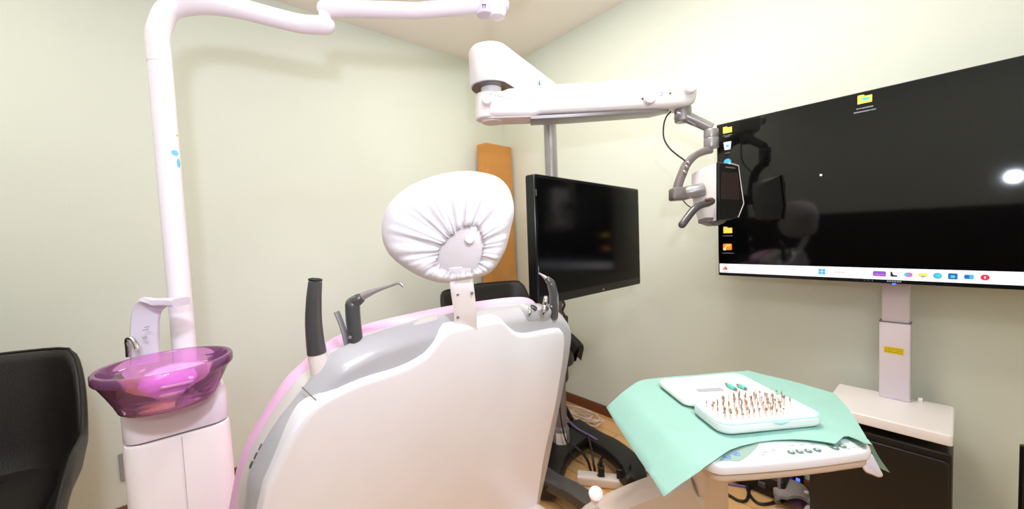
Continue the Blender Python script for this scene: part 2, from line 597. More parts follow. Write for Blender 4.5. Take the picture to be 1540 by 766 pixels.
def polar(px, th):
    """radius of outline px around cc in direction th"""
    best = 0
    n = len(px)
    d = V((math.cos(th), math.sin(th)))
    for i in range(n):
        a, b = V(px[i]) - cc, V(px[(i + 1) % n]) - cc
        e = b - a
        den = d.x * e.y - d.y * e.x
        if abs(den) < 1e-9:
            continue
        t = (a.x * e.y - a.y * e.x) / den
        s_ = (a.x * d.y - a.y * d.x) / den
        if t > 0 and -1e-6 <= s_ <= 1 + 1e-6:
            best = max(best, t)
    return best


outS = [V(p) for p in crom([V(p) for p in out_px], 5, True)]
inS = [V(p) for p in crom([V(p) for p in in_px], 5, True)]
NT = 220
ths = [2 * PI * i / NT for i in range(NT)]
ro = [polar(outS, t) for t in ths]
ri = [polar(inS, t) for t in ths]
random.seed(3)
ph = [random.uniform(0, 6.28) for _ in range(8)]


def wr(t, k):      # gathers: narrow radial folds
    return (math.sin(17 * t + ph[0]) + 0.8 * math.sin(26 * t + ph[1] + 1.5 * k) + 0.6 * math.sin(39 * t + ph[2]) + 0.45 * math.sin(53 * t + ph[3] + 2 * k) + 0.7 * math.sin(9 * t + ph[4])) / 2.6


rings = []
front = [(0.35, 0.090), (0.62, 0.088), (0.82, 0.078), (0.94, 0.058), (0.99, 0.034)]
for k, dz in front[::1]:
    rings.append([at(cc.x + math.cos(t) * ro[i] * k, cc.y + math.sin(t) * ro[i] * k, DH + dz + 0.0) for i, t in enumerate(ths)])
back = [(1.0, 0.012), (0.985, -0.004), (0.93, -0.02), (0.84, -0.03), (0.72, -0.036), (0.58, -0.039), (0.44, -0.039), (0.3, -0.037), (0.17, -0.033), (0.08, -0.03), (0.0, -0.03), (-0.02, -0.024), (0.0, -0.014)]
for k, dz in back:
    ring = []
    for i, t in enumerate(ths):
        kk = max(k, 0)
        r_ = ri[i] + (ro[i] - ri[i]) * k
        g = (1 - kk) ** 0.7
        w_ = wr(t, kk)
        amp = 0.0085 * (1 - kk) ** 0.55 * min(1, 5 * (1 - kk) + 0.1)
        if 0.02 < k < 0.12:
            r_ += 3.2 * w_
        if k <= 0.02:
            r_ += 2.4 * wr(t * 1.0 + 0.6, 0.5) + 0.9 * math.sin(71 * t)
        puff = -0.010 * math.exp(-((k - 0.10) / 0.06) ** 2)
        ring.append(at(cc.x + math.cos(t) * r_, cc.y + math.sin(t) * r_, DH + dz + puff * 0.6 + amp * w_))
    rings.append(ring)
hr_base = at(692, 376, DH)
m = MB()
m.loft(rings, True, False)
cover = m.build('headrest_cover', M['cloth'], chair, angle=75)
# padded headrest body and rear plate seen in the opening of the cover
plate_px = [V(p) for p in [(650, 380), (652, 398), (664, 410), (692, 412), (716, 410), (730, 396), (735, 372), (730, 348), (718, 336), (703, 332), (684, 338), (668, 352)]]
pl = resample(crom(plate_px, 4, True), 60)
m = MB()
m.loft([[at(cc.x + (p.x - cc.x) * k, cc.y + (p.y - cc.y) * k, DH + d) for p in pl] for k, d in ((1.0, 0.02), (1.0, -0.012), (0.96, -0.02), (0.88, -0.0235), (0.6, -0.025))])
hp = m.build('headrest_plate', M['plate'], chair)
m = MB()
c = at(707, 360, DH - 0.022)
m.lathe([(0.0098, 0), (0.0102, 0.006), (0.0095, 0.011), (0.007, 0.0138), (0.002, 0.0148)], c, -FW, 24)
m.build('knob', M['white'], hp)
# right-hand pocket of tool sockets on the shell
m = MB()
c = bp(808, 472, -0.02)
cs = O + U * c.x + W * c.y + N * -0.018
UR = (U * 0.985 + W * -0.17).normalized()
WR = N.cross(UR).normalized()
if WR.z < 0:
    WR = -WR
m.slab(rrect(0.088, 0.036, 0.014, 6), cs, UR, WR, N, [(0, -0.03), (0, 0.004), (0.002, 0.008), (0.005, 0.010)])
pk = m.build('tool_rest', M['rim'], chair)
for k in (-0.025, 0.019):
    m = MB()
    p0 = cs + UR * k + WR * 0.0125 + N * 0.002
    m.lathe([(0.0085, 0.0), (0.0095, 0.004), (0.0095, 0.008), (0.006, 0.0095), (0.005, 0.006)], p0, (WR + N * 0.25).normalized(), 24)
    m.build('socket', M['darkgrey'], pk)

# ---------------------------------------------------------------- instruments in the chair's shoulder
# suction handle
def dpl(x, y, off):
    q = onplane(x, y, O + N * off, N)
    return (q - CAM).dot(FW)


ds = dpl(481, 552, -0.062)
base = at(479, 560, ds)
t = empty('suction_handpiece', base, 'dark grey curved suction handle standing in the left shoulder of the chair', 'suction handle')
m = MB()
pp = crom([at(474, 424, ds + -0.023), at(472, 450, ds + -0.021), at(471.5, 480, ds + -0.017), at(473.5, 508, ds + -0.013), at(476.5, 531, ds + -0.009)], 5)
nn = len(pp)
m.tube(pp, [0.0112 + 0.0048 * (i / (nn - 1)) for i in range(nn)], 24)
hd = m.build('handle', M['darkgrey'], t)
m = MB()
d = (pp[1] - pp[0]).normalized()
m.lathe([(0.0114, 0), (0.0114, 0.003), (0.0092, 0.0035), (0.0075, 0.001)], pp[0] - d * 0.002, -d, 24)
m.build('mouth', M['black'], hd)
m = MB()
m.tube([at(476.5, 530, ds + -0.009), at(478, 540, ds + -0.006), at(481, 556, ds + 0.0), at(485, 575, ds + 0.007)], [0.0152, 0.0156, 0.0160, 0.0162], 24)
m.build('holder', M['warmwhite'], t)


def syringe(name, label, body, head, noz, lever, d, rb, group=None):
    b0 = at(*body[0], d)
    t = empty(name, b0, label, 'syringe', group)
    m = MB()
    pp = crom([at(*p, d) for p in body], 5)
    m.tube(pp, rb, 20, round_end=True)
    b_ = m.build('body', M['darkgrey'], t)
    m = MB()
    m.tube([at(*p, d) for p in head], [rb * 0.92, rb * 0.8], 18, round_end=True)
    m.build('head', M['darkgrey'], t)
    m = MB()
    q = crom([at(x, y, d + dz) for x, y, dz in noz], 4)
    k = len(q)
    rr = [rb * (0.58 - 0.36 * min(1, i / (k * 0.55))) for i in range(k)]
    m.tube(q, rr, 14)
    m.build('nozzle', M['silver'], t)
    m = MB()
    lp = crom([at(x, y, d - 0.004) for x, y in lever], 5)
    m.sweep(lp, rb * 0.85, rb * 0.34, (FW * 0.8 + RT * 0.6).normalized(), 14, 3)
    m.build('lever', M['silver'], t)
    m = MB()
    c = at(body[0][0] + (body[-1][0] - body[0][0]) * .35 - 3, body[0][1] + (body[-1][1] - body[0][1]) * .32, d)
    m.cyl(c, c - FW * (rb * 1.12), rb * 0.24, 12)
    m.build('pin', M['silver'], t)
    return t


syringe('air_water_syringe', 'dark grey angled syringe with long silver nozzle beside the suction handle', [(536, 528), (534, 505), (531, 478), (530, 458)], [(531, 456), (540, 450)], [(545, 446, 0), (556, 441, 0), (566, 437, 0), (584, 431, 0), (600, 426, 0), (607, 431, 0)], [(522, 519), (519, 505), (513, 486), (506, 469)], dpl(537, 520, -0.058), 0.0134)
syringe('air_water_syringe', 'grey syringe at the right shoulder of the chair in front of the smaller monitor', [(833, 476), (833, 458), (832, 440), (829, 428)], [(829, 426), (824, 421)], [(823, 420, 0), (818, 416, 0), (813, 412.5, 0), (810, 411, 0)], [(838, 470), (838.5, 458), (838, 446), (836, 436)], 1.03, 0.0115)
# small silver handpiece coupling in the right sockets
b0 = at(818, 474, 0.975)
t = empty('handpiece_coupling', b0, 'short knurled silver coupling standing upright in the right tool socket', 'dental tool')
m = MB()
p0, p1 = at(817, 474, 0.975), at(822, 443, 0.985)
m.lathe([(0.005, 0), (0.0066, 0.004), (0.0066, 0.018), (0.0052, 0.020), (0.0052, 0.026), (0.0062, 0.028), (0.0062, 0.044), (0.0045, 0.048), (0.002, 0.049)], p0, (p1 - p0), 18)
m.build('barrel', M['chrome'], t)
m = MB()
d = (p1 - p0).normalized()
for k in range(6):
    m.lathe([(0.0066, 0), (0.0071, 0.0006), (0.0066, 0.0012)], p0 + d * (0.006 + k * 0.002), d, 18)
m.build('knurled_ring', M['midgrey'], t)
b0 = at(796, 473, 0.955)
t = empty('handpiece_coupling', b0, 'tiny silver tool end sunk in the left one of the two right-hand sockets', 'dental tool')
m = MB()
p0, p1 = at(796, 474, 0.955), at(797, 461, 0.96)
m.lathe([(0.0045, 0), (0.0055, 0.003), (0.0055, 0.012), (0.004, 0.014), (0.004, 0.019), (0.0015, 0.021)], p0, (p1 - p0), 16)
m.build('barrel', M['chrome'], t)

# ---------------------------------------------------------------- spittoon unit
xf = onp(265, 700, 0, 1.321).x
yL, yR = -2.056, -1.888
cyy = (yL + yR) / 2
unit = empty('spittoon_unit', (xf - 0.1, cyy, 0), 'white spittoon column with a clear pink bowl and cup filler, left of the dental chair', 'spittoon')
DX = 0.21
m = MB()
rr = rrect(DX, yR - yL, 0.03, 7)
m.slab(rr, V((xf - DX / 2, cyy, 0)), X, Y, Z, [(0.012, 0), (0.006, 0.03), (-0.004, 0.3), (0, 0.6), (0.001, 0.770), (0.003, 0.776), (0.008, 0.779)])
colm = m.build('column', M['spittoon'], unit)
m = MB()
m.box((xf + 0.0006, -1.969, 0.42), 0.0006, 0.0006, 0.355, r=0.0004)
m.build('seam', M['lightseam'], colm)
m = MB()
m.slab(rrect(DX - 0.010, yR - yL - 0.010, 0.03, 7), V((xf - DX / 2, cyy, 0.7785)), X, Y, Z, [(0, 0), (0, 0.0035)])
m.build('joint_gap', M['seam'], colm)
m = MB()
m.slab(rrect(DX - 0.004, yR - yL - 0.004, 0.03, 7), V((xf - DX / 2, cyy, 0.779)), X, Y, Z, [(0.004, 0.002), (0.001, 0.003), (0.0, 0.005), (0.0, 0.055), (0.006, 0.075), (0.03, 0.085)])
m.build('neck', M['neck'], unit)
# bowl
bc = at(251, 547, 0.755)
bz = bc.z
m = MB()
RB = 0.104
Ob = V((bc.x, bc.y, bz))
m.lathe([(0.05, -0.078), (0.066, -0.077), (0.073, -0.072), (0.078, -0.058), (0.088, -0.036), (0.098, -0.016), (RB - 0.002, -0.013), (RB, -0.010), (RB, 0.002), (RB - 0.002, 0.005), (RB - 0.008, 0.005), (RB - 0.010, 0.002), (0.0905, -0.016), (0.081, -0.036), (0.071, -0.060), (0.066, -0.068), (0.05, -0.071)], Ob, Z, 72, cap=False)
bowl = m.build('bowl', M['bowl'], unit)
m = MB()
m.lathe([(0.069, -0.0635), (0.068, -0.054), (0.064, -0.040), (0.056, -0.026), (0.044, -0.016), (0.030, -0.011), (0.015, -0.009), (0.001, -0.0085)], V((bc.x - 0.012, bc.y + 0.012, bz)), Z, 48)
m.build('basin_dome', M['basin'], unit)
m = MB()
sc_ = V((bc.x, bc.y, bz)) + (V((CAM.x, CAM.y, 0)) - V((bc.x, bc.y, 0))).normalized() * 0.060 + Y * 0.012
m.box(sc_ + Z * -0.050, 0.028, 0.006, 0.008, U=Y, W=X, N=Z, r=0.005)
m.box(sc_ + Z * -0.033 - X * 0.012, 0.024, 0.007, 0.002, U=Y, W=X, N=Z, r=0.005)  # upper plate stands in for the strainer's white reflection in the bowl
m.build('strainer_and_reflection', M['white'], unit)
m = MB()
for k in range(15):
    q = Ob + V((-0.034 + k * 0.0046, -0.076 + 0.012 * abs(k - 7) / 7, -0.026))
    m.tube([q + V((0, 0.016, -0.028)), q + V((0, -0.004, 0.016))], 0.0011, 6)
m.build('filter_grid', M['midgrey'], unit)
# cup filler arm
m = MB()
dd = 0.87
pth = crom([at(219, 546, dd), at(218, 515, dd), at(218.5, 490, dd), at(220.5, 472, dd), at(226, 460, dd), at(236, 455.5, dd), at(250, 454.5, dd), at(262, 454, dd), at(273, 454, dd)], 5)
ws = [0.048 for i in range(len(pth))]
tt = [0.022 - 0.004 * min(1, i / 18) for i in range(len(pth))]
m.sweep(pth, ws, tt, (RT * 0.85 + FW * 0.5).normalized(), 28, 6)
cf = m.build('cup_filler', M['lavender'], unit)
m = MB()
for k, (x, y, w_) in enumerate([(219, 496, 9), (221, 492, 8), (217, 507, 8), (218, 509.5, 6)]):
    c = at(x, y, dd - 0.022)
    m.box(c, w_ * 0.0007, 0.0008, 0.0006, U=(RT + UP * 0.3).normalized(), W=(UP - RT * 0.3).normalized(), N=FW, r=0.0004)
m.build('printed_marks', M['print'], cf)
m = MB()
m.tube(crom([at(193, 537, 0.83), at(192, 522, 0.83), at(191, 512, 0.83), at(194, 508.5, 0.83), at(199, 510, 0.828), at(204, 517, 0.822), at(207, 525, 0.818)], 5), 0.0042, 14)
m.build('rinse_spout', M['chrome'], unit)

# ---------------------------------------------------------------- operating light on its pole
pb = at(271, 450, 0.98)
px_, py_ = pb.x, pb.y
pole = empty('operating_light', (px_, py_, 0), 'white operating light pole with bent arm rising behind the pink spittoon bowl', 'dental light')
rp = 0.0232
m = MB()
m.lathe([(0.05, 0), (0.05, 0.02), (rp + 0.004, 0.03), (rp + 0.001, 0.04), (rp + 0.001, 1.60)], V((px_, py_, 0)), Z, 32)
post = m.build('pole', M['lampwhite'], pole)
za = at(309, 8, 0.98).z
pth = [V((px_, py_, 1.60)), V((px_, py_, 1.63)), V((px_, py_, 1.66)), V((px_, py_ + 0.006, 1.69)), V((px_ + 0.004, py_ + 0.022, za - 0.026)), V((px_ + 0.01, py_ + 0.05, za - 0.006))]
pth += [onp(309, 6, 2, za), onp(356, 12, 2, za), onp(415, 27, 2, za), onp(454, 36, 2, za), onp(490, 38, 2, za)]
jp = pth[-1]
m = MB()
m.tube(crom(pth, 6), rp + 0.001, 28, round_end=True)
m.build('lower_arm', M['lampwhite'], pole)
m = MB()
m.cyl(jp + Z * -0.005, jp + Z * 0.05, rp * 0.72, 28)
m.build('pivot', M['lampwhite'], pole)
zb = za + 0.046
e0 = V((jp.x, jp.y, zb))
e1 = onp(628, 16, 2, zb)
e2 = onp(722, 8, 2, zb)
m = MB()
m.tube([e0, e0.lerp(e1, 0.5), e1, e2], rp * 0.93, 28, round_end=True)
m.build('upper_arm', M['lampwhite'], pole)
da = (e2 - e0).normalized()
m = MB()
m.cyl(e2 + da * 0.012 + Z * -0.030, e2 + da * 0.012 + Z * 0.05, 0.024, 28)
kn = m.build('knuckle', M['lavender'], pole)
m = MB()
c = e2 + da * 0.012 - FW * 0.0242 + Z * -0.018
m.box(c - RT * 0.003, 0.0010, 0.0045, 0.0006, U=RT, W=UP, N=FW, r=0.0004)
m.box(c + RT * 0.003, 0.0010, 0.0045, 0.0006, U=RT, W=UP, N=FW, r=0.0004)
m.box(c + UP * 0.005, 0.006, 0.0012, 0.0006, U=RT, W=UP, N=FW, r=0.0004)
m.build('clip_mark', M['darkgrey'], kn)
m = MB()
c = e2 + da * 0.048
m.lathe([(0.010, -0.036), (0.020, -0.032), (0.026, -0.02), (0.028, 0.0), (0.026, 0.02), (0.018, 0.05)], c + Z * -0.002, Z, 28)
m.build('joint_cap', M['white'], pole)
m = MB()
c2_ = e2 + da * 0.078
m.cyl(c2_ - da * 0.02 - Z * 0.004, c2_ + da * 0.004 - Z * 0.004, 0.014, 24)
m.build('tension_knob', M['lavender'], pole)
# lamp head, above the picture
m = MB()
hc = e2 + da * 0.05
m.tube(crom([hc + Z * 0.03, hc + Z * 0.09, hc + Z * 0.13 + X * 0.03], 5), 0.014, 16)
m.build('yoke', M['lampwhite'], pole)
m = MB()
ax = V((0.25, -0.25, -0.93)).normalized()
m.lathe([(0.02, -0.05), (0.08, -0.042), (0.125, -0.02), (0.14, 0.0), (0.138, 0.018), (0.12, 0.022), (0.02, 0.012)], hc + Z * 0.215 + X * 0.03, ax, 40)
m.build('lamp_head', M['lampwhite'], pole)
# sticker wrapped round the pole


def wrap(mb, x, y, w, h, dr, shape='rect'):
    c = at(x, y, 0.98)
    zc = c.z
    ang0 = math.atan2(CAM.y - py_, CAM.x - px_)
    off = (x - (238.5 + (y - 70) * 0.0855)) / FL * 0.98 / rp
    a0 = ang0 + math.asin(max(-0.95, min(0.95, off)))
    r_ = rp + 0.001 + dr
    g = []
    n = 8
    for i in range(n + 1):
        for j in range(n + 1):
            s_, t_ = -1 + 2 * i / n, -1 + 2 * j / n
            if shape == 'oval':
                k = max(abs(s_), abs(t_)) / max(1e-6, math.hypot(s_, t_))
                s_, t_ = s_ * k, t_ * k
            a = a0 + s_ * w / 2 / r_
            g.append(V((px_ + r_ * math.cos(a), py_ + r_ * math.sin(a), zc + t_ * h / 2)))
    mb.add(g, [(i * (n + 1) + j, i * (n + 1) + j + 1, (i + 1) * (n + 1) + j + 1, (i + 1) * (n + 1) + j) for i in range(n) for j in range(n)])


m = MB()
wrap(m, 256, 236, 0.04, 0.10, 0.0003)
sk = m.build('sticker', M['white'], post)
m = MB()
wrap(m, 260.5, 234, 0.017, 0.014, 0.0007, 'oval')
wrap(m, 264.5, 248, 0.011, 0.022, 0.0007, 'oval')
m.build('blue_mark', M['skyblue'], sk)
m = MB()
wrap(m, 262, 207, 0.006, 0.006, 0.0007, 'oval')
m.build('orange_mark', M['orange'], sk)
m = MB()
m.lathe([(rp + 0.0018, 0), (rp + 0.0018, 0.0016)], V((px_, py_, 1.60)), Z, 32)
m.build('collar_seam', M['neck'], post)

# ---------------------------------------------------------------- black tub armchairs
def armchair(loc, label):
    L = V(loc)
    t = empty('armchair', L, label, 'armchair')
    # U path in plan, chair faces +X
    P = [V((0.27, -0.325)), V((0.10, -0.333)), V((-0.10, -0.335)), V((-0.205, -0.325)), V((-0.265, -0.28)), V((-0.292, -0.20)), V((-0.302, 0)), V((-0.292, 0.20)), V((-0.265, 0.28)), V((-0.205, 0.325)), V((-0.10, 0.335)), V((0.10, 0.333)), V((0.27, 0.325))]
    path = resample(crom(P, 8), 97, False)

    def hgt(p):
        x = p.x
        top, arm = 0.845, 0.60
        k = min(max((x + 0.255) / 0.17, 0), 1)
        k = k * k * (3 - 2 * k)
        return top + (arm - top) * k - 0.09 * max(0, (x - 0.05) / 0.22) ** 1.5 - 0.012 * abs(p.y) / 0.33

    rings = []
    C0 = V((0.03, 0))
    for p in path:
        h = hgt(p)
        sec = [(0.55, 0.30), (0.72, 0.35), (0.87, 0.45), (0.955, 0.55 if h > 0.6 else h - 0.1), (1.0, h - 0.03), (0.995, h - 0.008), (0.97, h), (0.945, h - 0.008), (0.925, h - 0.03), (0.88, 0.55 if h > 0.6 else h - 0.1), (0.79, 0.46), (0.66, 0.40), (0.55, 0.36)]
        rings.append([L + V((C0.x + (p.x - C0.x) * k, C0.y + (p.y - C0.y) * k, z)) for k, z in sec])
    m = MB()
    m.loft(rings, True, True)
    sh = m.build('shell', M['leather'], t, angle=50)
    m = MB()
    m.tube([r[6] + Z * 0.001 for r in rings][::2], 0.0042, 8)
    m.build('piping', M['piping'], sh)
    m = MB()
    m.slab(rrect(0.46, 0.46, 0.11, 8), L + V((0.06, 0, 0.30)), X, Y, Z, [(0.05, 0), (0.01, 0.012), (0, 0.03), (0, 0.10), (0.01, 0.115)])
    m.build('seat_base', M['leather'], t)
    m = MB()
    m.slab(rrect(0.545, 0.55, 0.13, 8), L + V((0.035, 0, 0.405)), X, Y, Z, [(0.02, 0), (0.002, 0.012), (0, 0.04), (0.004, 0.06), (0.02, 0.076), (0.06, 0.086), (0.14, 0.09)])
    m.build('seat_cushion', M['leather'], t)
    for sx in (-1, 1):
        for sy in (-1, 1):
            m = MB()
            m.tube([L + V((0.05 + sx * 0.13, sy * 0.13, 0.31)), L + V((0.06 + sx * 0.235, sy * 0.235, 0.0))], [0.019, 0.011], 12)
            m.build('leg', M['black'], t)
    return t


armchair((0.645, -2.535, 0), 'black leather tub armchair against the left wall, beside the pink spittoon')
armchair((0.63, -0.53, 0), 'black armchair in the room corner, only its back top showing under the cardboard box')

# ---------------------------------------------------------------- tall cardboard box in the corner
A3, B3, C3 = (onp(*p, 2, 1.79) for p in ((717, 218), (731, 215), (768.5, 222)))
t = empty('cardboard_box', (0.1, -0.15, 0), 'tall narrow brown cardboard box standing upright in the room corner', 'cardboard box')
D3 = C3 + (A3 - B3) * 0.9
quad = [V((p.x, p.y)) for p in (B3, C3, D3, A3)]
quad = [V((max(p.x, 0.02), min(p.y, -0.02))) for p in quad]
m = MB()
m.slab([(p.x, p.y) for p in quad], V((0, 0, 0)), X, Y, Z, [(0.003, 0), (0, 0.003), (0, 1.787), (0.003, 1.79)])
m.build('carton', M['card'], t)
m = MB()
m.slab([(p.x, p.y) for p in inset([(q.x, q.y) for q in quad], 0.004) for p in [V(p)]], V((0, 0, 1.79)), X, Y, Z, [(0, 0), (0, 0.003)])
m.build('top_flap', M['cardside'], t)

# ---------------------------------------------------------------- microscope on a floor stand
PX, PY = 1.030, -0.562
stand = empty('dental_microscope', (PX, PY, 0), 'white jointed dental microscope arm on a grey pole stand with black floor base', 'microscope')
m = MB()
m.lathe([(0.042, 0.06), (0.042, 0.17), (0.036, 0.185), (0.0315, 0.19), (0.0315, 0.86), (0.034, 0.87)], V((PX, PY, 0)), Z, 28)
lo = m.build('lower_pole', M['midgrey'], stand)
m = MB()
m.lathe([(0.0300, 0.86), (0.0300, 1.70)], V((PX, PY, 0)), Z, 28)
m.build('upper_pole', M['silver'], stand)
m = MB()
a0 = math.atan2(CAM.y - PY, CAM.x - PX)
g = []
for i in range(9):
    for j in range(2):
        a = a0 + (i / 8 - .5) * 1.25
        g.append(V((PX + 0.0427 * math.cos(a), PY + 0.0427 * math.sin(a), 0.105 + 0.062 * j)))
m.add(g, [(2 * i, 2 * i + 1, 2 * i + 3, 2 * i + 2) for i in range(8)])
m.build('label', M['paperlabel'], lo)
# base: U of black bars round the pole
hub = V((PX, PY, 0.065))
m = MB()
q = [onp(*p, 2, 0.10) for p in ((838, 632), (880, 640), (925, 660), (952, 684))]
m.sweep(crom([V((PX - 0.1, PY + 0.2, 0.075)), V((PX + 0.06, PY + 0.17, 0.075)), V((PX + 0.18, PY + 0.16, 0.075)), V((PX + 0.30, PY + 0.12, 0.07)), V((PX + 0.36, PY + 0.07, 0.05)), V((PX + 0.375, PY + 0.03, 0.03))], 5), 0.12, 0.06, Y, 20, 5)
bs = m.build('base_bar', M['black'], stand)
m = MB()
m.sweep([V((PX, PY + 0.2, 0.075)), V((PX, PY, 0.075)), V((PX + 0.05, PY - 0.12, 0.075)), V((PX + 0.13, PY - 0.24, 0.07)), V((PX + 0.16, PY - 0.29, 0.06))], [0.14, 0.16, 0.14, 0.12, 0.1], 0.07, Z.cross(Y), 20, 5)
m.build('base_bar', M['black'], stand)
m = MB()
m.sweep([V((PX + 0.06, PY - 0.235, 0.085)), V((PX + 0.16, PY - 0.245, 0.085)), V((PX + 0.27, PY - 0.225, 0.08)), V((PX + 0.34, PY - 0.21, 0.06))], 0.085, 0.05, Y, 20, 5)
m.build('base_foot', M['darkgrey'], stand)
for dx, dy in ((0.37, 0.02), (0.32, -0.21), (-0.08, 0.2), (0.12, -0.25)):
    m = MB()
    m.cyl((PX + dx - 0.012, PY + dy, 0.022), (PX + dx + 0.012, PY + dy, 0.022), 0.022, 18)
    m.build('caster', M['black'], stand)

# rear arm: pole top -> elbow
DE = 1.45
zt = at(735, 59, DE - 0.078).z
zm = at(735, 119, DE - 0.078).z
el = at(737, 100, DE)
elxy = V((el.x, el.y, 0))
pxy = V((PX, PY, 0))
dr = (pxy - elxy).normalized()
sd = Z.cross(dr)
L_ = (pxy - elxy).length
ol = []
r1, r2_ = 0.078, 0.062
for i in range(17):
    a = PI / 2 + PI * i / 16
    ol.append((r1 * math.cos(a), r1 * math.sin(a)))
for i in range(17):
    a = -PI / 2 + PI * i / 16
    ol.append((L_ + r2_ * math.cos(a), r2_ * math.sin(a)))
m = MB()
m.slab(ol, elxy + Z * zm, dr, sd, Z, [(0.004, 0), (0.001, 0.002), (0, 0.006), (0, zt - zm - 0.02), (0.003, zt - zm - 0.010), (0.010, zt - zm - 0.003), (0.02, zt - zm)])
ra = m.build('rear_arm', M['white'], stand)
m = MB()
m.slab(inset(ol, 0.006), elxy + Z * (zm - 0.004), dr, sd, Z, [(0, 0), (0, 0.005)])
m.build('underside', M['darkgrey'], ra)
m = MB()

# green pointer printed on the side face of the arm
nface = (-sd if (CAM - elxy).dot(-sd) > 0 else sd)
kf = 0.84
rface = r1 + (r2_ - r1) * kf
c = elxy + dr * (L_ * 0.72) + nface * (r1 + (r2_ - r1) * 0.72 + 0.0006) + Z * (zm + 0.075)
na = (nface * L_ + dr * (r1 - r2_)).normalized()          # the side face narrows towards the pole
c = onplane(811, 123, elxy + na * r1, na) + na * 0.0008
tdir = na.cross(Z).normalized()
m.slab([(-0.011, -0.016), (0.011, -0.016), (0.0, 0.014)], c, tdir, Z, na, [(0, 0), (0, 0.0006)])
m.build('green_pointer', M['green'], ra)
# elbow pin
m = MB()
zb2 = at(737, 184, DE).z
m.lathe([(0.038, 0), (0.038, zm - zb2 - 0.01), (0.038, zm - zb2 + 0.004)], elxy + dr * 0.0 + Z * zb2, Z, 32)
m.build('elbow_post', M['white'], stand)
# front arm
DF = 1.42
fa0 = at(735, 155, DE)
fa1 = at(1018, 146, DF)
ax = V((fa1.x - fa0.x, fa1.y - fa0.y, 0)).normalized()
az_ = (fa1 - fa0).normalized()
fs = Z.cross(ax)                                  # horizontal across
fn = az_.cross(fs).normalized()
if fn.z < 0:
    fn = -fn
Lf = (fa1 - fa0).length
m = MB()
sideol = [(0.0, -0.062), (0.17, -0.066), (0.19, -0.058), (Lf - 0.06, -0.050), (Lf - 0.03, -0.048), (Lf + 0.03, -0.044), (Lf + 0.046, -0.034), (Lf + 0.052, -0.015), (Lf + 0.054, 0.022), (Lf + 0.02, 0.046), (Lf - 0.05, 0.055), (0.20, 0.042), (0.075, 0.034), (0.055, 0.026), (0.02, 0.024), (0.0, 0.026)]
pts = resample([V(p) for p in sideol], 120)
m.slab(pts, fa0, az_, fn, fs, [(0.014, -0.055), (0.005, -0.051), (0, -0.042), (0, 0.042), (0.005, 0.051), (0.014, 0.055)])
fa = m.build('front_arm', M['white'], stand)
m = MB()
m.lathe([(0.046, -0.064), (0.050, -0.060), (0.050, 0.022), (0.046, 0.028)], fa0, fn, 32)
m.build('arm_pivot', M['white'], fa)
m = MB()
m.box(fa0 + az_ * 0.085 - fn * 0.0665, 0.105, 0.046, 0.002, U=az_, W=fs, N=fn, r=0.04, e=0.0008)
m.build('bottom_cover', M['beige'], fa)
m = MB()
m.sweep([fa0 + az_ * 0.155 - fn * 0.070, fa0 + az_ * 0.30 - fn * 0.067, fa0 + az_ * (Lf - 0.09) - fn * 0.056, fa0 + az_ * (Lf - 0.035) - fn * 0.051], [0.088, 0.088, 0.08, 0.04], [0.016, 0.016, 0.014, 0.008], fs, 16, 8)
m.build('channel', M['silver'], fa)
vs = -1 if (CAM - fa0).dot(fs) < 0 else 1         # the side towards the viewer
nf = fs * vs


def onarm(x, y, off=0.0555):
    return onplane(x, y, fa0 + nf * off, nf)


for x, y, r_ in ((975, 150, 0.021), (1035, 134, 0.021), (733, 152, 0.019)):
    m = MB()
    c = onarm(x, y, 0.052)
    m.lathe([(r_, 0), (r_, 0.018), (r_ * 0.9, 0.026), (r_ * 0.5, 0.029)], c, nf, 28)
    kb = m.build('adjustment_knob', M['white'], fa)
m = MB()
c = onarm(966, 149, 0.075)
m.lathe([(0.004, 0), (0.004, 0.004)], c, nf, 14)
m.build('screw', M['darkgrey'], fa)
m = MB()
c = onarm(994, 141)
pr = [V((math.cos(a), math.sin(a))) for a in [R(-140 + 14 * i) for i in range(19)]]
m.tube([c + az_ * p.x * 0.0058 + fn * p.y * 0.0058 + nf * 0.0004 for p in pr], 0.0009, 6)
m.build('blue_mark', M['blueink'], fa)
m = MB()
c = onarm(1008, 140.5)
m.lathe([(0.0042, -0.001), (0.0042, 0.001)], c, nf, 14)
m.build('light_sensor', M['midgrey'], fa)

# wrist link, yoke, head
wa = at(1027, 172, 1.42)
m = MB()
m.lathe([(0.026, -0.028), (0.0295, -0.024), (0.0295, 0.022), (0.027, 0.026)], wa, Z, 28)
m.build('wrist_pivot', M['silver'], stand)
wb = at(1069, 196, 1.385)
m = MB()
m.sweep([at(1016, 171, 1.425), at(1028, 174, 1.42), at(1050, 183.5, 1.40), at(1070, 193, 1.385)], [0.05, 0.052, 0.044, 0.042], [0.032, 0.032, 0.028, 0.026], (X * 0.4 + Y * 0.9).normalized(), 20, 6)
m.build('wrist_link', M['silver'], stand)
m = MB()
m.box(at(1040, 185, 1.385), 0.018, 0.004, 0.002, U=(wb - wa).normalized(), W=UP, N=FW, r=0.001)
m.build('cable_clip', M['midgrey'], stand)
m = MB()
m.lathe([(0.0225, -0.036), (0.0245, -0.032), (0.0245, -0.002), (0.0235, 0.0), (0.0245, 0.002), (0.0245, 0.026), (0.0225, 0.030)], at(1069.5, 208, 1.385), Z, 28)
m.build('swivel', M['silver'], stand)
m = MB()
yp = crom([at(1070, 225, 1.385), at(1058, 228, 1.39), at(1044, 235, 1.395), at(1032, 248, 1.40), at(1025, 264, 1.40), at(1020, 278, 1.40), at(1018, 290, 1.40)], 5)
m.sweep(yp, 0.034, 0.026, FW, 18, 5)
yk = m.build('yoke', M['midgrey'], stand)
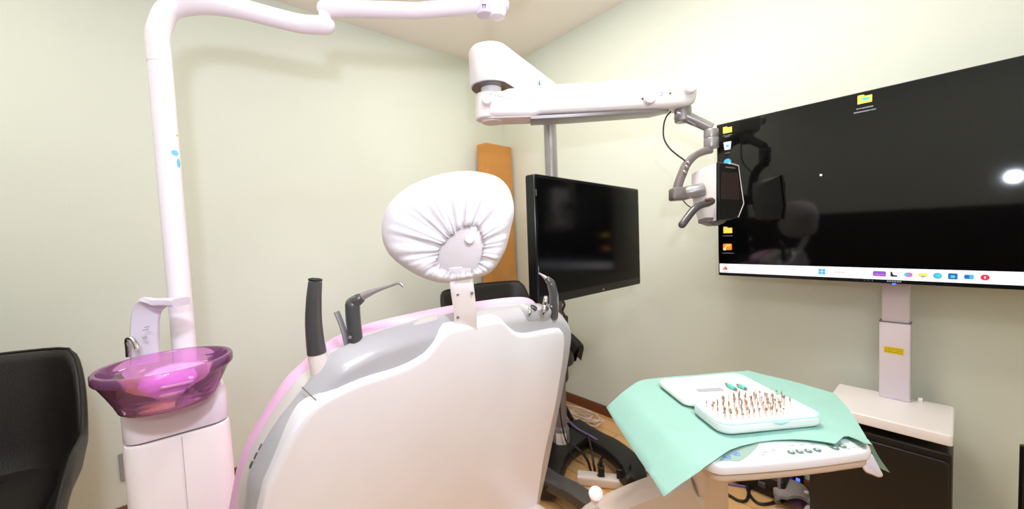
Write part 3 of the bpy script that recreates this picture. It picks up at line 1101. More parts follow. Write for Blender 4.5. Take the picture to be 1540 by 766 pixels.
for x, y in ((1031, 251), (1028, 259), (1033.5, 245)):
    m = MB()
    c = at(x + 1, y, 1.385)
    m.lathe([(0.006, 0), (0.006, 0.006), (0.004, 0.008)], c, -FW, 14)
    m.build('screw', M['chrome'], yk)
m = MB()
m.box(at(1021, 292, 1.40), 0.030, 0.023, 0.024, U=(RT + UP * 0.06).normalized(), W=UP, N=FW, r=0.008)
m.build('tilt_housing', M['midgrey'], stand)
m = MB()
m.cyl(at(1030, 290.5, 1.395), at(1060, 285, 1.375), 0.0235, 28)
m.build('tilt_joint', M['silver'], stand)
m = MB()
m.lathe([(0.0240, 0), (0.0240, 0.003)], at(1035, 290, 1.393), (at(1060, 285, 1.375) - at(1030, 290.5, 1.395)), 28)
m.build('ring', M['beige'], stand)

# head: front face F (towards the right), rear face B
dF, dB = 1.325, 1.42
Fp = [(1077, 245), (1092, 247), (1106, 250), (1110, 279), (1114, 307), (1110, 317), (1106, 327), (1095, 331), (1077, 332), (1077, 303), (1077, 274)]
Fd = [dF, dF + .02, dF + .04, dF + .04, dF + .04, dF + .04, dF + .04, dF + .02, dF, dF, dF]
Bp = [(1040, 262), (1052, 266), (1064, 270), (1068, 285), (1072, 300), (1076, 312), (1078, 324), (1066, 330), (1050, 333), (1043, 310), (1040, 286)]
F3 = [at(*p, d) for p, d in zip(Fp, Fd)]
B3_ = [at(*p, dB) for p in Bp]
cF = sum(F3, V((0, 0, 0))) / len(F3)
cB = sum(B3_, V((0, 0, 0))) / len(B3_)
m = MB()
m.loft([[cB + (p - cB) * 0.90 + (cB - cF) * 0.03 for p in B3_], B3_, [b.lerp(f, 0.5) + (b.lerp(f, .5) - cB.lerp(cF, .5)) * 0.03 for b, f in zip(B3_, F3)], F3])
hd = m.build('camera_head', M['white'], stand, angle=30)
nF = (F3[0] - F3[4]).cross(F3[2] - F3[6]).normalized()
if nF.dot(CAM - cF) < 0:
    nF = -nF
m = MB()
m.loft([[p + nF * 0.0005 for p in F3], [cF + (p - cF) * 1.01 + nF * 0.006 for p in F3], [cF + (p - cF) * 0.97 + nF * 0.012 for p in F3]])
fc = m.build('front_bezel', M['black'], hd)
m = MB()
q = [at(x, y, d) for (x, y), d in zip(((1082, 259), (1103, 262), (1107, 302), (1082, 300)), (dF, dF + .035, dF + .035, dF))]
off = nF * (0.0135)
q0 = [p + nF * ((F3[0] - p).dot(nF) + 0.0112) for p in q]
m.loft([q0, [p + nF * 0.0015 for p in q0]])
m.build('window', M['darkglass'], fc)
m = MB()
q = [at(x, y, d) for (x, y), d in zip(((1087, 251.5), (1099, 253.5), (1099, 255.5), (1087, 253.5)), (dF + .01, dF + .03, dF + .03, dF + .01))]
q0 = [p + nF * ((F3[0] - p).dot(nF) + 0.0118) for p in q]
m.loft([q0, [p + nF * 0.0008 for p in q0]])
m.build('brand_mark', M['midgrey'], fc)
m = MB()
m.tube([F3[1] + nF * 0.013, F3[2] + nF * 0.010, F3[3] + nF * 0.010, F3[4] + nF * 0.010, F3[5] + nF * 0.010, F3[6] + nF * 0.010], 0.0028, 10)
m.build('edge_trim', M['warmwhite'], fc)
m = MB()
bq = [at(*p) for p in ((1050, 336, 1.40), (1062, 332.5, 1.37), (1076, 332.5, 1.33), (1094, 331, 1.345), (1088, 336, 1.35), (1078, 340, 1.35), (1064, 340.5, 1.37))]
m.loft([bq, [p + Z * 0.012 for p in bq]])
m.build('lower_lens', M['midgrey'], hd)
m = MB()
hp_ = crom([at(1069, 303, 1.315), at(1062, 306, 1.312), at(1052, 309.5, 1.305), at(1043, 316, 1.30), at(1034, 327, 1.295), at(1026, 338, 1.29)], 5)
m.tube(hp_, [0.0135] * 6 + [0.0125] * (len(hp_) - 6), 18, round_end=True)
hh = m.build('handle', M['darkgrey'], stand)
m = MB()
m.box(at(1065, 300.5, 1.30), 0.010, 0.004, 0.003, U=RT, W=UP, N=FW, r=0.002)
m.build('handle_clip', M['brown'], hh)
m = MB()
m.tube(crom([at(1009, 168, 1.42), at(1002, 176, 1.42), at(998, 190, 1.42), at(998.5, 208, 1.42), at(1006, 222, 1.415), at(1018, 233, 1.405), at(1029, 241, 1.395), at(1032, 247, 1.385)], 6), 0.0028, 10)
m.build('cable', M['cable'], stand)
m = MB()
m.tube(crom([at(1026, 300, 1.41), at(1033, 308, 1.41), at(1042, 314, 1.42)], 5), 0.002, 8)
m.build('cable', M['cable'], stand)

# ---------------------------------------------------------------- small monitor hung on the pole
q = [at(806, 261.5, 1.2), at(962, 285, 1.69), at(961, 428, 1.69), at(806, 461, 1.2)]
mU = (q[1] - q[0]).normalized()
mW = ((q[0] - q[3]) - mU * (q[0] - q[3]).dot(mU)).normalized()
mN = mU.cross(mW)
if mN.dot(CAM - q[0]) < 0:
    mN = -mN
mc = (q[0] + q[1] + q[2] + q[3]) / 4
mw = ((q[1] - q[0]).length + (q[2] - q[3]).length) / 2
mh = ((q[0] - q[3]).length + (q[1] - q[2]).length) / 2
mon = empty('monitor', mc - mW * mh / 2, 'small black wall-facing monitor hung on the grey microscope pole', 'monitor')
mon['label'] = 'smaller switched-off black monitor hung on the grey pole, between headrest and large screen'
m = MB()
m.slab(rrect(mw, mh, 0.008, 4), mc, mU, mW, mN, [(0.02, -0.045), (0.006, -0.04), (0, -0.034), (0, -0.002), (0.002, 0.0), (0.010, 0.0)])
case = m.build('casing', M['blackgloss'], mon, angle=30)
m = MB()
m.slab(rrect(mw - 0.022, mh - 0.040, 0.002, 3), mc + mW * 0.009, mU, mW, mN, [(0, -0.003), (0, 0.0008)])
m.build('screen', M['screenmatt'], mon)
m = MB()
m.slab(rrect(0.012, 0.007, 0.002, 3), mc - mW * (mh / 2 - 0.010) + mU * 0.04, mU, mW, mN, [(0, -0.001), (0, 0.0008)])
m.build('emblem', M['midgrey'], case)
for sgn in (-1, 1):
    for k in (0.36, -0.22):
        m = MB()
        m.slab(rrect(0.0025, 0.02, 0.001, 3), mc + mU * sgn * (mw / 2 - 0.008) + mW * mh * k, mU, mW, mN, [(0, -0.001), (0, 0.001)])
        m.build('edge_clip', M['midgrey'], case)
m = MB()
m.box(mc - mN * 0.055, 0.05, 0.05, 0.012, U=mU, W=mW, N=mN, r=0.006)
m.build('mount_plate', M['black'], mon)
m = MB()
pz = V((PX, PY, mc.z))
m.sweep([mc - mN * 0.06, mc - mN * 0.12, pz + (mc - pz).normalized() * 0.10, pz + (mc - pz).normalized() * 0.03], 0.05, 0.03, Z, 16, 5)
m.build('mount_arm', M['black'], mon)
m = MB()
m.lathe([(0.033, -0.03), (0.041, -0.028), (0.041, 0.028), (0.033, 0.03)], pz, Z, 24)
m.build('clamp', M['black'], mon)
# cables hanging below the monitor
t = None
m = MB()
m.tube(crom([at(842, 448, 1.30), at(849, 458, 1.32), at(846, 468, 1.36), at(850, 478, 1.45), at(851, 500, 1.6), at(847, 540, 1.75), at(842, 590, 1.82), at(843, 625, 1.84), at(850, 660, 1.84), at(862, 690, 1.82)], 6), 0.004, 10)
tag(m.build('monitor_cable', M['cable']), 'black cable running down from the monitor along the grey pole', 'cable')
m = MB()
m.box(at(850, 482, 1.80), 0.012, 0.022, 0.01, U=RT, W=UP, N=FW, r=0.005)
o = m.build('cable_box', M['black'], stand)

# ---------------------------------------------------------------- large television on its stand
YT = -0.2
tl, bl = onp(1078.5, 188, 1, YT), onp(1080, 414, 1, YT)
tvw, tvh = 1.112, 0.6345
tx0 = (tl.x + bl.x) / 2
tz0 = bl.z
tc = V((tx0 + tvw / 2, YT, tz0 + tvh / 2))
tv = empty('television', (tc.x, YT, tz0), 'large black flat screen showing desktop icons and a pale taskbar', 'television')
m = MB()
m.slab(rrect(tvw, tvh, 0.004, 4), tc, X, Z, -Y, [(0.05, -0.05), (0.004, -0.035), (0, -0.03), (0, -0.001), (0.001, 0)])
tcase = m.build('casing', M['blackgloss'], tv, angle=30)
sx0, sx1 = tx0 + 0.005, tx0 + tvw - 0.005
sz0, sz1 = tz0 + 0.0125, tz0 + tvh - 0.005
m = MB()
m.slab(rrect(sx1 - sx0, sz1 - sz0, 0.001, 3), V(((sx0 + sx1) / 2, YT, (sz0 + sz1) / 2)), X, Z, -Y, [(0, -0.002), (0, 0.0010)])
scr = m.build('screen', M['screen'], tv)
YS = YT - 0.0010


def flat(name, shapes, m_, parent, lift=0.0004):
    mb = MB()
    for pts, cx, cz in shapes:
        mb.slab(pts, V((cx, YS, cz)), X, Z, -Y, [(0, 0), (0, lift)])
    return mb.build(name, m_, parent)


def sp(x, y):
    q = onp(x, y, 1, YS)
    return q.x, q.z


tbh = 0.0375
flat('taskbar', [(rrect(sx1 - sx0, tbh, 0.0005, 3), (sx0 + sx1) / 2, sz0 + tbh / 2)], M['taskbar'], scr)


def textbar(x, y, widths, gap=0.0055, h=0.0022, m_='e_grey', parent=None, name='icon_caption'):
    cx, cz = sp(x, y)
    sh = []
    for k, w_ in enumerate(widths):
        n = max(2, int(w_ / 0.004))
        for i in range(n):
            hh = h * random.choice((0.7, 1.0, 1.0))
            sh.append((rrect(w_ / n * 0.72, hh, 0.0004, 2), cx - w_ / 2 + (i + .5) * w_ / n, cz - k * gap))
    return flat(name, sh, M[m_], scr)


def folder(x, y, s=0.034, extra=None):
    cx, cz = sp(x, y)
    w_, h_ = s, s * 0.78
    o = flat('folder_icon', [([(-w_ / 2, -h_ / 2), (w_ / 2, -h_ / 2), (w_ / 2, h_ * 0.32), (0.02 * w_, h_ * 0.32), (-0.08 * w_, h_ / 2), (-w_ / 2, h_ / 2)], cx, cz)], M['e_yellow'], scr)
    if extra:
        flat('folder_mark', [(rrect(w_ * 0.5, h_ * 0.34, 0.002, 3), cx + 0.002, cz - 0.001)], M[extra], scr, 0.0008)
    return o


folder(1094, 195)
textbar(1094, 203.5, [0.034, 0.02])
cx, cz = sp(1094, 219)
flat('recycle_bin_icon', [([(-0.011, -0.017), (0.011, -0.017), (0.015, 0.015), (-0.015, 0.015)], cx, cz)], M['e_white'], scr)
flat('recycle_mark', [(rrect(0.011, 0.011, 0.003, 3), cx, cz - 0.002)], M['e_blue'], scr, 0.0008)
textbar(1094, 230, [0.02])
cx, cz = sp(1094, 244)
flat('browser_icon', [([(0.014 * math.cos(a), 0.014 * math.sin(a)) for a in [2 * PI * i / 20 for i in range(20)]], cx, cz)], M['e_blue'], scr)
folder(1094.5, 346)
textbar(1094, 355, [0.038])
cx, cz = sp(1094, 371.5)
flat('application_icon', [(rrect(0.034, 0.026, 0.003, 3), cx, cz)], M['e_orange'], scr)
flat('application_mark', [([(-0.014, -0.009), (-0.008, -0.009), (0.002, 0.008), (0.008, -0.002), (0.013, 0.009), (0.010, 0.011), (0.004, 0.004), (-0.002, 0.011)], cx, cz)], M['e_yellow'], scr, 0.0008)
flat('shortcut_arrow', [(rrect(0.011, 0.011, 0.001, 2), cx - 0.011, cz - 0.009)], M['e_white'], scr, 0.0008)
textbar(1095, 381, [0.046])
folder(1300.5, 148.5, 0.036, 'e_teal')
textbar(1300.5, 162, [0.042, 0.056], 0.011, 0.004)
cx, cz = sp(1234.5, 263.5)
flat('mouse_pointer', [([(0.004 * math.cos(a), 0.004 * math.sin(a)) for a in [2 * PI * i / 14 for i in range(14)]], cx, cz)], M['e_white'], scr)
# taskbar contents
tzc = sz0 + tbh * 0.5


def tb(x, pts, m_, lift=0.0009, name='taskbar_icon', dz=0.0):
    cx = sp(x, 411)[0]
    return flat(name, [(pts, cx, tzc + dz)], M[m_], scr, lift)


def disc(r, n=20):
    return [(r * math.cos(2 * PI * i / n), r * math.sin(2 * PI * i / n)) for i in range(n)]


tb(1090, [(-0.009, -0.007), (0.007, -0.007), (0.011, 0.0), (0.005, 0.009), (-0.003, 0.004)], 'e_orange', name='weather_icon')
tb(1092.5, disc(0.004), 'e_red', 0.0012, 'weather_mark', -0.003)
for k, (dx, dz) in enumerate(((-1, 1), (1, 1), (-1, -1), (1, -1))):
    cx = sp(1236, 411)[0] + dx * 0.0053
    flat('start_tile', [(rrect(0.0094, 0.0094, 0.001, 2), cx, tzc + dz * 0.0053)], M['e_blue'], scr, 0.0009)
for k in range(5):
    tb(1256 + k * 3.3, rrect(0.004, 0.0035, 0.0008, 2), 'e_grey', 0.0009, 'search_text')
tb(1322.5, rrect(0.032, 0.017, 0.004, 4), 'e_purple')
tb(1322.5, rrect(0.026, 0.004, 0.001, 3), 'e_pink', 0.0013, 'icon_stripe', -0.003)
tb(1344.5, [(-0.008, -0.008), (0.008, -0.008), (0.008, -0.004), (-0.002, -0.002), (-0.005, 0.008), (-0.008, 0.008)], 'black')
tb(1364.5, disc(0.0075), 'e_teal')
tb(1367.5, disc(0.0075), 'e_pink', 0.0012)
tb(1366, rrect(0.008, 0.005, 0.001, 3), 'e_blue', 0.0014)
tb(1388, rrect(0.020, 0.013, 0.001, 3), 'e_yellow')
tb(1388, rrect(0.008, 0.005, 0.001, 3), 'e_blue', 0.0013, 'icon_stripe', -0.004)
tb(1410, disc(0.0095), 'e_blue')
tb(1411.5, disc(0.0055), 'e_teal', 0.0013, 'icon_stripe', 0.001)
tb(1433, rrect(0.019, 0.018, 0.002, 3), 'e_navy')
tb(1433, rrect(0.009, 0.008, 0.002, 3), 'e_teal', 0.0013, 'icon_stripe', -0.001)
tb(1454, rrect(0.010, 0.009, 0.001, 3), 'e_navy', 0.0013, 'icon_stripe')
tb(1457.5, rrect(0.018, 0.014, 0.002, 3), 'e_blue')
tb(1481.5, disc(0.0085), 'e_red')
tb(1481.5, rrect(0.003, 0.007, 0.001, 3), 'e_white', 0.0013, 'icon_stripe')
# brand mark and power light on the lower bezel
bx = sp(1344.5, 426)[0]
mb = MB()
for i in range(6):
    mb.slab(rrect(0.0042, 0.0038, 0.0008, 2), V((bx - 0.0145 + i * 0.0058, YT, tz0 + 0.0075)), X, Z, -Y, [(0, 0), (0, 0.0008)])
mb.build('brand_mark', M['e_grey'], tcase)
mb = MB()
for i in range(3):
    bq = sp(1300 + i * 6, 426)[0]
    mb.slab(rrect(0.004, 0.002, 0.0006, 2), V((bq, YT, tz0 + 0.0075)), X, Z, -Y, [(0, 0), (0, 0.0008)])
mb.build('key_marks', M['midgrey'], tcase)
mb = MB()
mb.slab(rrect(0.009, 0.0045, 0.002, 4), V((bx, YT, tz0 - 0.0005)), X, Z, -Y, [(0, -0.003), (0, 0.001)])
mb.build('power_light', M['blueled'], tcase)

# stand
YP = -0.115
pc = onp(1345, 520, 1, YP - 0.02)
cxp = (onp(1322, 540, 1, YP - 0.02).x + onp(1369, 540, 1, YP - 0.02).x) / 2
wlo = onp(1369, 540, 1, YP - 0.02).x - onp(1321.5, 540, 1, YP - 0.02).x
st_ = empty('television_stand', (cxp, -0.2, 0), 'white column stand with white shelf carrying the large flat screen', 'television stand')
zsh = 0.53
zsl = onp(1345, 486, 1, YP - 0.02).z
m = MB()
m.box((cxp, YP, (zsh + zsl) / 2), wlo / 2, 0.02, (zsl - zsh) / 2, r=0.004)
lowp = m.build('lower_column', M['lavender'], st_)
m = MB()
m.box((cxp + 0.001, YP + 0.004, (zsl + tz0 + 0.2) / 2), wlo / 2 - 0.004, 0.016, (tz0 + 0.2 - zsl) / 2, r=0.004)
m.build('upper_column', M['lavender'], st_)
m = MB()
m.box((cxp, YP, zsl + 0.0012), wlo / 2 + 0.001, 0.0205, 0.0012, r=0.003, e=0.0004)
m.build('joint_seam', M['seam'], lowp)
m = MB()
lc = onp(1344, 527.5, 1, YP - 0.0206)
m.box(lc, 0.0245, 0.0115, 0.0004, U=(X - Z * 0.03).normalized(), W=Z, N=Y, r=0.001, e=0.0002)
yl = m.build('yellow_label', M['yellow'], lowp)
m = MB()
for k in range(3):
    for i in range(7):
        m.box(lc + X * (-0.019 + i * 0.0063) + Z * (0.006 - k * 0.006 - (-0.019 + i * 0.0063) * 0.03) - Y * 0.0006, 0.0022, 0.0008, 0.0003, U=X, W=Z, N=Y, r=0.0003, e=0.0001)
m.build('label_print', M['ink'], yl)
xsl, xsr = 2.026, 2.3175
m = MB()
m.slab(rrect(xsr - xsl, 0.262, 0.01, 4), V(((xsl + xsr) / 2, -0.21, zsh - 0.032)), X, Y, Z, [(0.002, 0), (0, 0.002), (0, 0.028), (0.002, 0.031), (0.005, 0.032)])
m.build('shelf', M['white'], st_)
m = MB()
m.box((cxp, -0.07, 0.36), 0.03, 0.015, 0.30, r=0.004)
m.build('rear_support', M['lavender'], st_)
m = MB()
m.box((cxp, -0.16, 0.012), 0.25, 0.13, 0.012, r=0.02, e=0.004)
m.build('foot_plate', M['white'], st_)
m = MB()
m.box((onp(1384, 597, 1, -0.1).x, -0.098, zsh + 0.006), 0.006, 0.006, 0.006, r=0.002)
m.build('cable_grommet', M['white'], st_)
m = MB()
m.box((cxp, -0.135, tz0 + 0.2), 0.16, 0.012, 0.10, U=X, W=Y, N=Z, r=0.004)
m.build('screen_bracket', M['black'], st_)

# black cabinet under the shelf
xc0 = onp(1216, 700, 1, -0.335).x
cab = empty('black_cabinet', ((xc0 + xsr) / 2, -0.2, 0.025), 'black upright cabinet under the white television shelf', 'cabinet')
m = MB()
m.box(((xc0 + xsr) / 2 - 0.001, -0.215, 0.026 + 0.222), (xsr - xc0) / 2, 0.222, 0.11, U=X, W=Z, N=Y, r=0.012, e=0.008)
m.build('body', M['black'], cab)
m = MB()
m.box(((xc0 + xsr) / 2 - 0.001, -0.329, 0.026 + 0.216), (xsr - xc0) / 2 - 0.006, 0.206, 0.006, U=X, W=Z, N=Y, r=0.012, e=0.004)
m.build('front_panel', M['black'], cab)

# ---------------------------------------------------------------- tray table
ZT = 0.735
T0 = V((2.049, -1.282, 0))
TA = V((0.577, 0.817, 0)).normalized()
TB = V((-TA.y, TA.x, 0))


def tp(l, b, z):
    return T0 + TA * l + TB * b + Z * z


TWd, TDp = 0.322, 0.35
tray = empty('tray_table', tp(0.06, 0.2, 0), 'white instrument tray on a beige swing arm with a control panel along its front edge', 'tray table')
outl = [(0.004, 0.0), (0.16, -0.008), (TWd - 0.004, 0.0), (TWd, TDp), (0.0, TDp)]
ol = rrect(TWd, TDp, 0.028, 8)
ol = [(p[0] + TWd / 2, p[1] + TDp / 2 - (0.008 * (1 - ((p[0]) / (TWd / 2)) ** 2) if p[1] < -0.1 else 0)) for p in ol]
# denser front edge so that it bows
dense = []
for i, p in enumerate(ol):
    q = ol[(i + 1) % len(ol)]
    n = max(1, int(math.hypot(q[0] - p[0], q[1] - p[1]) / 0.03))
    for k in range(n):
        x, y = p[0] + (q[0] - p[0]) * k / n, p[1] + (q[1] - p[1]) * k / n
        if p[1] < 0.02 and q[1] < 0.02 and n > 1:
            y = -0.007 * (1 - ((x - TWd / 2) / (TWd / 2)) ** 2)
        dense.append((x, y))
ol = dense
m = MB()
m.slab(ol, T0, TA, TB, Z, [(0.004, ZT - 0.0195), (0.001, ZT - 0.018), (0, ZT - 0.015), (0, ZT - 0.006), (0.001, ZT - 0.0025), (0.003, ZT - 0.0006), (0.007, ZT)])
top = m.build('tray_top', M['white'], tray)
m = MB()
m.slab(ol, T0, TA, TB, Z, [(0.02, ZT - 0.040), (0.010, ZT - 0.037), (0.006, ZT - 0.032), (0.005, ZT - 0.019)])
m.build('tray_underside', M['underside'], tray)


def pt(x, y, z=ZT):
    q = onp(x, y, 2, z) - T0
    return (q.dot(TA), q.dot(TB))


# control film and buttons, printed on the front of the top
m = MB()
m.slab(rrect(TWd - 0.028, 0.062, 0.012, 5), tp(TWd / 2, 0.038, ZT), TA, TB, Z, [(0, -0.001), (0, 0.0004)])
film = m.build('control_panel', M['film'], tray)
m = MB()
g = [pt(1082, 694), pt(1112, 695), pt(1124, 688), pt(1136, 676), pt(1142, 668), pt(1110, 668), pt(1090, 680)]
m.slab(g, T0, TA, TB, Z, [(0, ZT), (0, ZT + 0.0006)])
m.build('panel_corner', M['filmdark'], film)
m = MB()
g = [pt(1248, 675), pt(1270, 672), pt(1261, 661), pt(1238, 663)]
m.slab(g, T0, TA, TB, Z, [(0, ZT), (0, ZT + 0.0006)])
m.build('display', M['filmdark'], film)
for x, y in ((1190, 681.5), (1202.5, 680.5), (1215.5, 679.5), (1229, 678), (1256, 675.2), (1267, 672.5)):
    l, b = pt(x, y)
    m = MB()
    m.lathe([(0.0062, 0), (0.0062, 0.0012), (0.0052, 0.0016), (0.002, 0.0018)], tp(l, b, ZT + 0.0003), Z, 22)
    bt = m.build('button', M['button'], film)
    m = MB()
    m.slab([(-0.003, -0.001), (0.003, -0.0014), (0.0012, 0.0024), (-0.0012, 0.0020)], tp(l, b, ZT + 0.0021), TA, TB, Z, [(0, 0), (0, 0.0004)])
    m.build('button_symbol', M['film'], bt)
for x, y in ((1094, 688.5), (1107.5, 684)):
    l, b = pt(x, y)
    m = MB()
    m.tube([tp(l + 0.0052 * math.cos(a), b + 0.0052 * math.sin(a), ZT + 0.0010) for a in [R(15 * i) for i in range(23)]], 0.0008, 6)
    m.box(tp(l - 0.0005, b + 0.0005, ZT + 0.001), 0.003, 0.0016, 0.0006, U=(TA + TB * 0.4).normalized(), W=(TB - TA * 0.4).normalized(), N=Z, r=0.0008)
    m.build('blue_key', M['blueink'], film)
m = MB()
for x, y, w_ in ((1150, 681, .010), (1163, 678, .008), (1148, 685, .006), (1190, 671, .012), (1206, 670, .010), (1222, 669, .008), (1275, 666, .006), (1283, 665, .005), (1276, 676, .006), (1285, 674, .004)):
    l, b = pt(x, y)
    m.box(tp(l, b, ZT + 0.0006), w_ / 2, 0.0007, 0.0003, U=TA, W=TB, N=Z, r=0.0003, e=0.0001)
m.build('printed_marks', M['print'], film)
# side handle below the right front corner
m = MB()
fin = resample(crom([V(p) for p in ((1294, 694), (1303, 684), (1311, 683), (1317, 693), (1323, 705), (1328, 715.5), (1322, 718.5), (1311, 714.5), (1300, 709))], 5, True), 48)
fcx, fcy = 1311, 701
m.loft([[at(fcx + (p.x - fcx) * k, fcy + (p.y - fcy) * k, dpt) for p in fin] for k, dpt in ((0.86, 0.776), (0.95, 0.7775), (1.0, 0.782), (1.0, 0.792), (0.94, 0.797))])
m.build('side_handle', M['neck'], tray)
# post and swing arm
pst = onplane(1067, 740, tp(0.02, 0.14, 0), FW)
pst = tp(-0.005 + 0.02, 0.13, 0)
m = MB()
pl_ = onp(1085, 735, 2, 0.6)
pc_ = at(1064, 735, 0.87)
m.slab(rrect(0.066, 0.07, 0.016, 5), V((pc_.x, pc_.y, 0)), TA, TB, Z, [(0.006, 0.40), (0, 0.41), (0, ZT - 0.06), (-0.01, ZT - 0.038)])
m.build('post', M['beige'], tray)
m = MB()
arm = crom([V((1.36, -1.26, 0.28)), V((1.46, -1.22, 0.29)), at(850, 822, 1.05), at(905, 789, 1.0), at(985, 757, 0.94), at(1058, 738, 0.885)], 6)
m.sweep(arm, 0.092, 0.10, Z, 24, 5)
sa = m.build('swing_arm', M['beige'], tray)
m = MB()
c = at(1053, 752, 0.84)
m.lathe([(0.0075, 0), (0.0075, 0.003), (0.004, 0.004)], at(1053, 752, 0.836), -FW, 20)
m.build('screw_cap', M['white'], tray)
m = MB()
m.lathe([(0.010, -0.05), (0.0150, -0.004), (0.0175, 0.0), (0.017, 0.003), (0.013, 0.006), (0.004, 0.007)], at(896, 743, 0.955), (UP * 0.75 - FW * 0.66 - RT * 0.1).normalized(), 28)
m.build('lock_knob', M['warmwhite'], tray)

# ---------------------------------------------------------------- mint paper sheet over the tray
ZS = ZT + 0.0035


def surf(l, b):
    z = ZS + 0.0012 * math.sin(l * 31 + 1) * math.sin(b * 27)
    dl = max(0.0, -0.018 - l)
    z -= dl * 0.85 * (dl / (dl + 0.02)) + 0.0
    dr_ = max(0.0, l - (TWd + 0.01))
    z -= (0.08 + 0.4 * max(0.0, min(1.0, 1 - b / 0.14))) * dr_ * (dr_ / (dr_ + 0.03))
    db = max(0.0, b - TDp)
    z -= 0.0 * db
    # the front edge lifts off the control panel
    fr_ = max(0.0, 0.075 - b) / 0.075
    z += 0.006 * fr_ ** 1.3 * (1 if -0.02 < l < TWd else 0.4)
    z += 0.006 * math.exp(-((l - 0.285) / 0.02) ** 2) * fr_
    # soft crease running in from the left fold
    z += 0.0025 * math.exp(-((b - 0.11 + 0.5 * l) / 0.018) ** 2) * max(0, 1 - abs(l + 0.01) / 0.08)
    return z


def hit(x, y):
    d = ray(x, y)
    t = 0.45
    prev = None
    while t < 2.2:
        p = CAM + d * t
        q = p - T0
        f = p.z - surf(q.dot(TA), q.dot(TB))
        if prev is not None and f <= 0 < prev[1]:
            lo, hi = prev[0], t
            for _ in range(30):
                mid_ = (lo + hi) / 2
                p = CAM + d * mid_
                q = p - T0
                if p.z - surf(q.dot(TA), q.dot(TB)) > 0:
                    lo = mid_
                else:
                    hi = mid_
            p = CAM + d * hi
            q = p - T0
            return V((q.dot(TA), q.dot(TB)))
        prev = (t, f)
        t += 0.004
    raise ValueError((x, y))


edge_px = [(998, 748), (985, 726), (970, 704), (950, 674), (930, 643), (912, 613), (926, 600), (940, 588), (958, 575), (968, 571.5), (1000, 568), (1060, 563), (1118, 559), (1124, 557.5), (1180, 571), (1255, 592), (1272, 610), (1290, 636), (1306, 662), (1312, 669), (1300, 667), (1288, 661), (1276, 656.5), (1269, 657), (1262, 663), (1256, 668), (1240, 665), (1215, 662), (1190, 661), (1165, 662), (1140, 665), (1115, 671), (1098, 677), (1084, 686), (1076, 692), (1060, 703), (1035, 721), (1015, 735)]
edge2 = [hit(*p) for p in edge_px]
poly = []
for i, a in enumerate(edge2):
    b = edge2[(i + 1) % len(edge2)]
    n = max(1, int((b - a).length / 0.008))
    for k in range(n):
        poly.append(a.lerp(b, k / n))


def inside(p, P):
    c = False
    n = len(P)
    for i in range(n):
        a, b = P[i], P[(i + 1) % n]
        if (a.y > p.y) != (b.y > p.y) and p.x < (b.x - a.x) * (p.y - a.y) / (b.y - a.y) + a.x:
            c = not c
    return c


ptsin = []
xs = [p.x for p in poly]
ys = [p.y for p in poly]
x = min(xs)
while x < max(xs):
    y = min(ys)
    while y < max(ys):
        p = V((x, y))
        if inside(p, poly) and min((p - q).length for q in poly) > 0.005:
            ptsin.append(p)
        y += 0.009
    x += 0.009
vv = poly + ptsin
res = delaunay_2d_cdt(vv, [], [list(range(len(poly)))], 1, 1e-5)
ov, of = res[0], res[2]
m = MB()
nv = len(ov)
topv = [tp(p.x, p.y, surf(p.x, p.y) + 0.0005) for p in ov]
botv = [tp(p.x, p.y, surf(p.x, p.y) - 0.0005) for p in ov]
m.add(topv + botv, [tuple(f) for f in of] + [tuple(nv + i for i in f[::-1]) for f in of])
cnt = {}
for f in of:
    for i in range(len(f)):
        e = (f[i], f[(i + 1) % len(f)])
        cnt[e] = cnt.get(e, 0) + 1
m.f += [(a, nv + a, nv + b, b) for (a, b) in cnt if (b, a) not in cnt]
sheet = m.build('paper_sheet', M['mint'], angle=60)
tag(sheet, 'mint green disposable paper sheet spread over the instrument tray, corners hanging down', 'paper sheet')
# folded corner hanging beyond the right edge: part of the same sheet
m = MB()
k0, k1, k2, k3 = at(1309, 664, 0.775), at(1338, 711.5, 0.80), at(1325, 704, 0.805), at(1306, 684, 0.79)
fl = []
rows = 8
c_a = crom([at(1311, 667, 0.775), at(1322, 688, 0.785), at(1338.5, 711.5, 0.80)], 4)
c_b = crom([at(1307, 672, 0.79), at(1318, 700, 0.80), at(1338.5, 711.5, 0.80)], 4)
A_, B_ = [], []
for a, b in zip(c_a, c_b):
    A_.append(a)
    B_.append(b)
n = len(A_)
off = FW * 0.0008
m.add(A_ + B_ + [p + off for p in A_] + [p + off for p in B_],
      [(i, i + 1, n + i + 1, n + i) for i in range(n - 1)] + [(2 * n + i, 3 * n + i, 3 * n + i + 1, 2 * n + i + 1) for i in range(n - 1)] + [(i, 2 * n + i, 2 * n + i + 1, i + 1) for i in range(n - 1)] + [(n + i, n + i + 1, 3 * n + i + 1, 3 * n + i) for i in range(n - 1)] + [(0, n, 3 * n, 2 * n)])
m.build('hanging_corner', M['mint'], sheet)

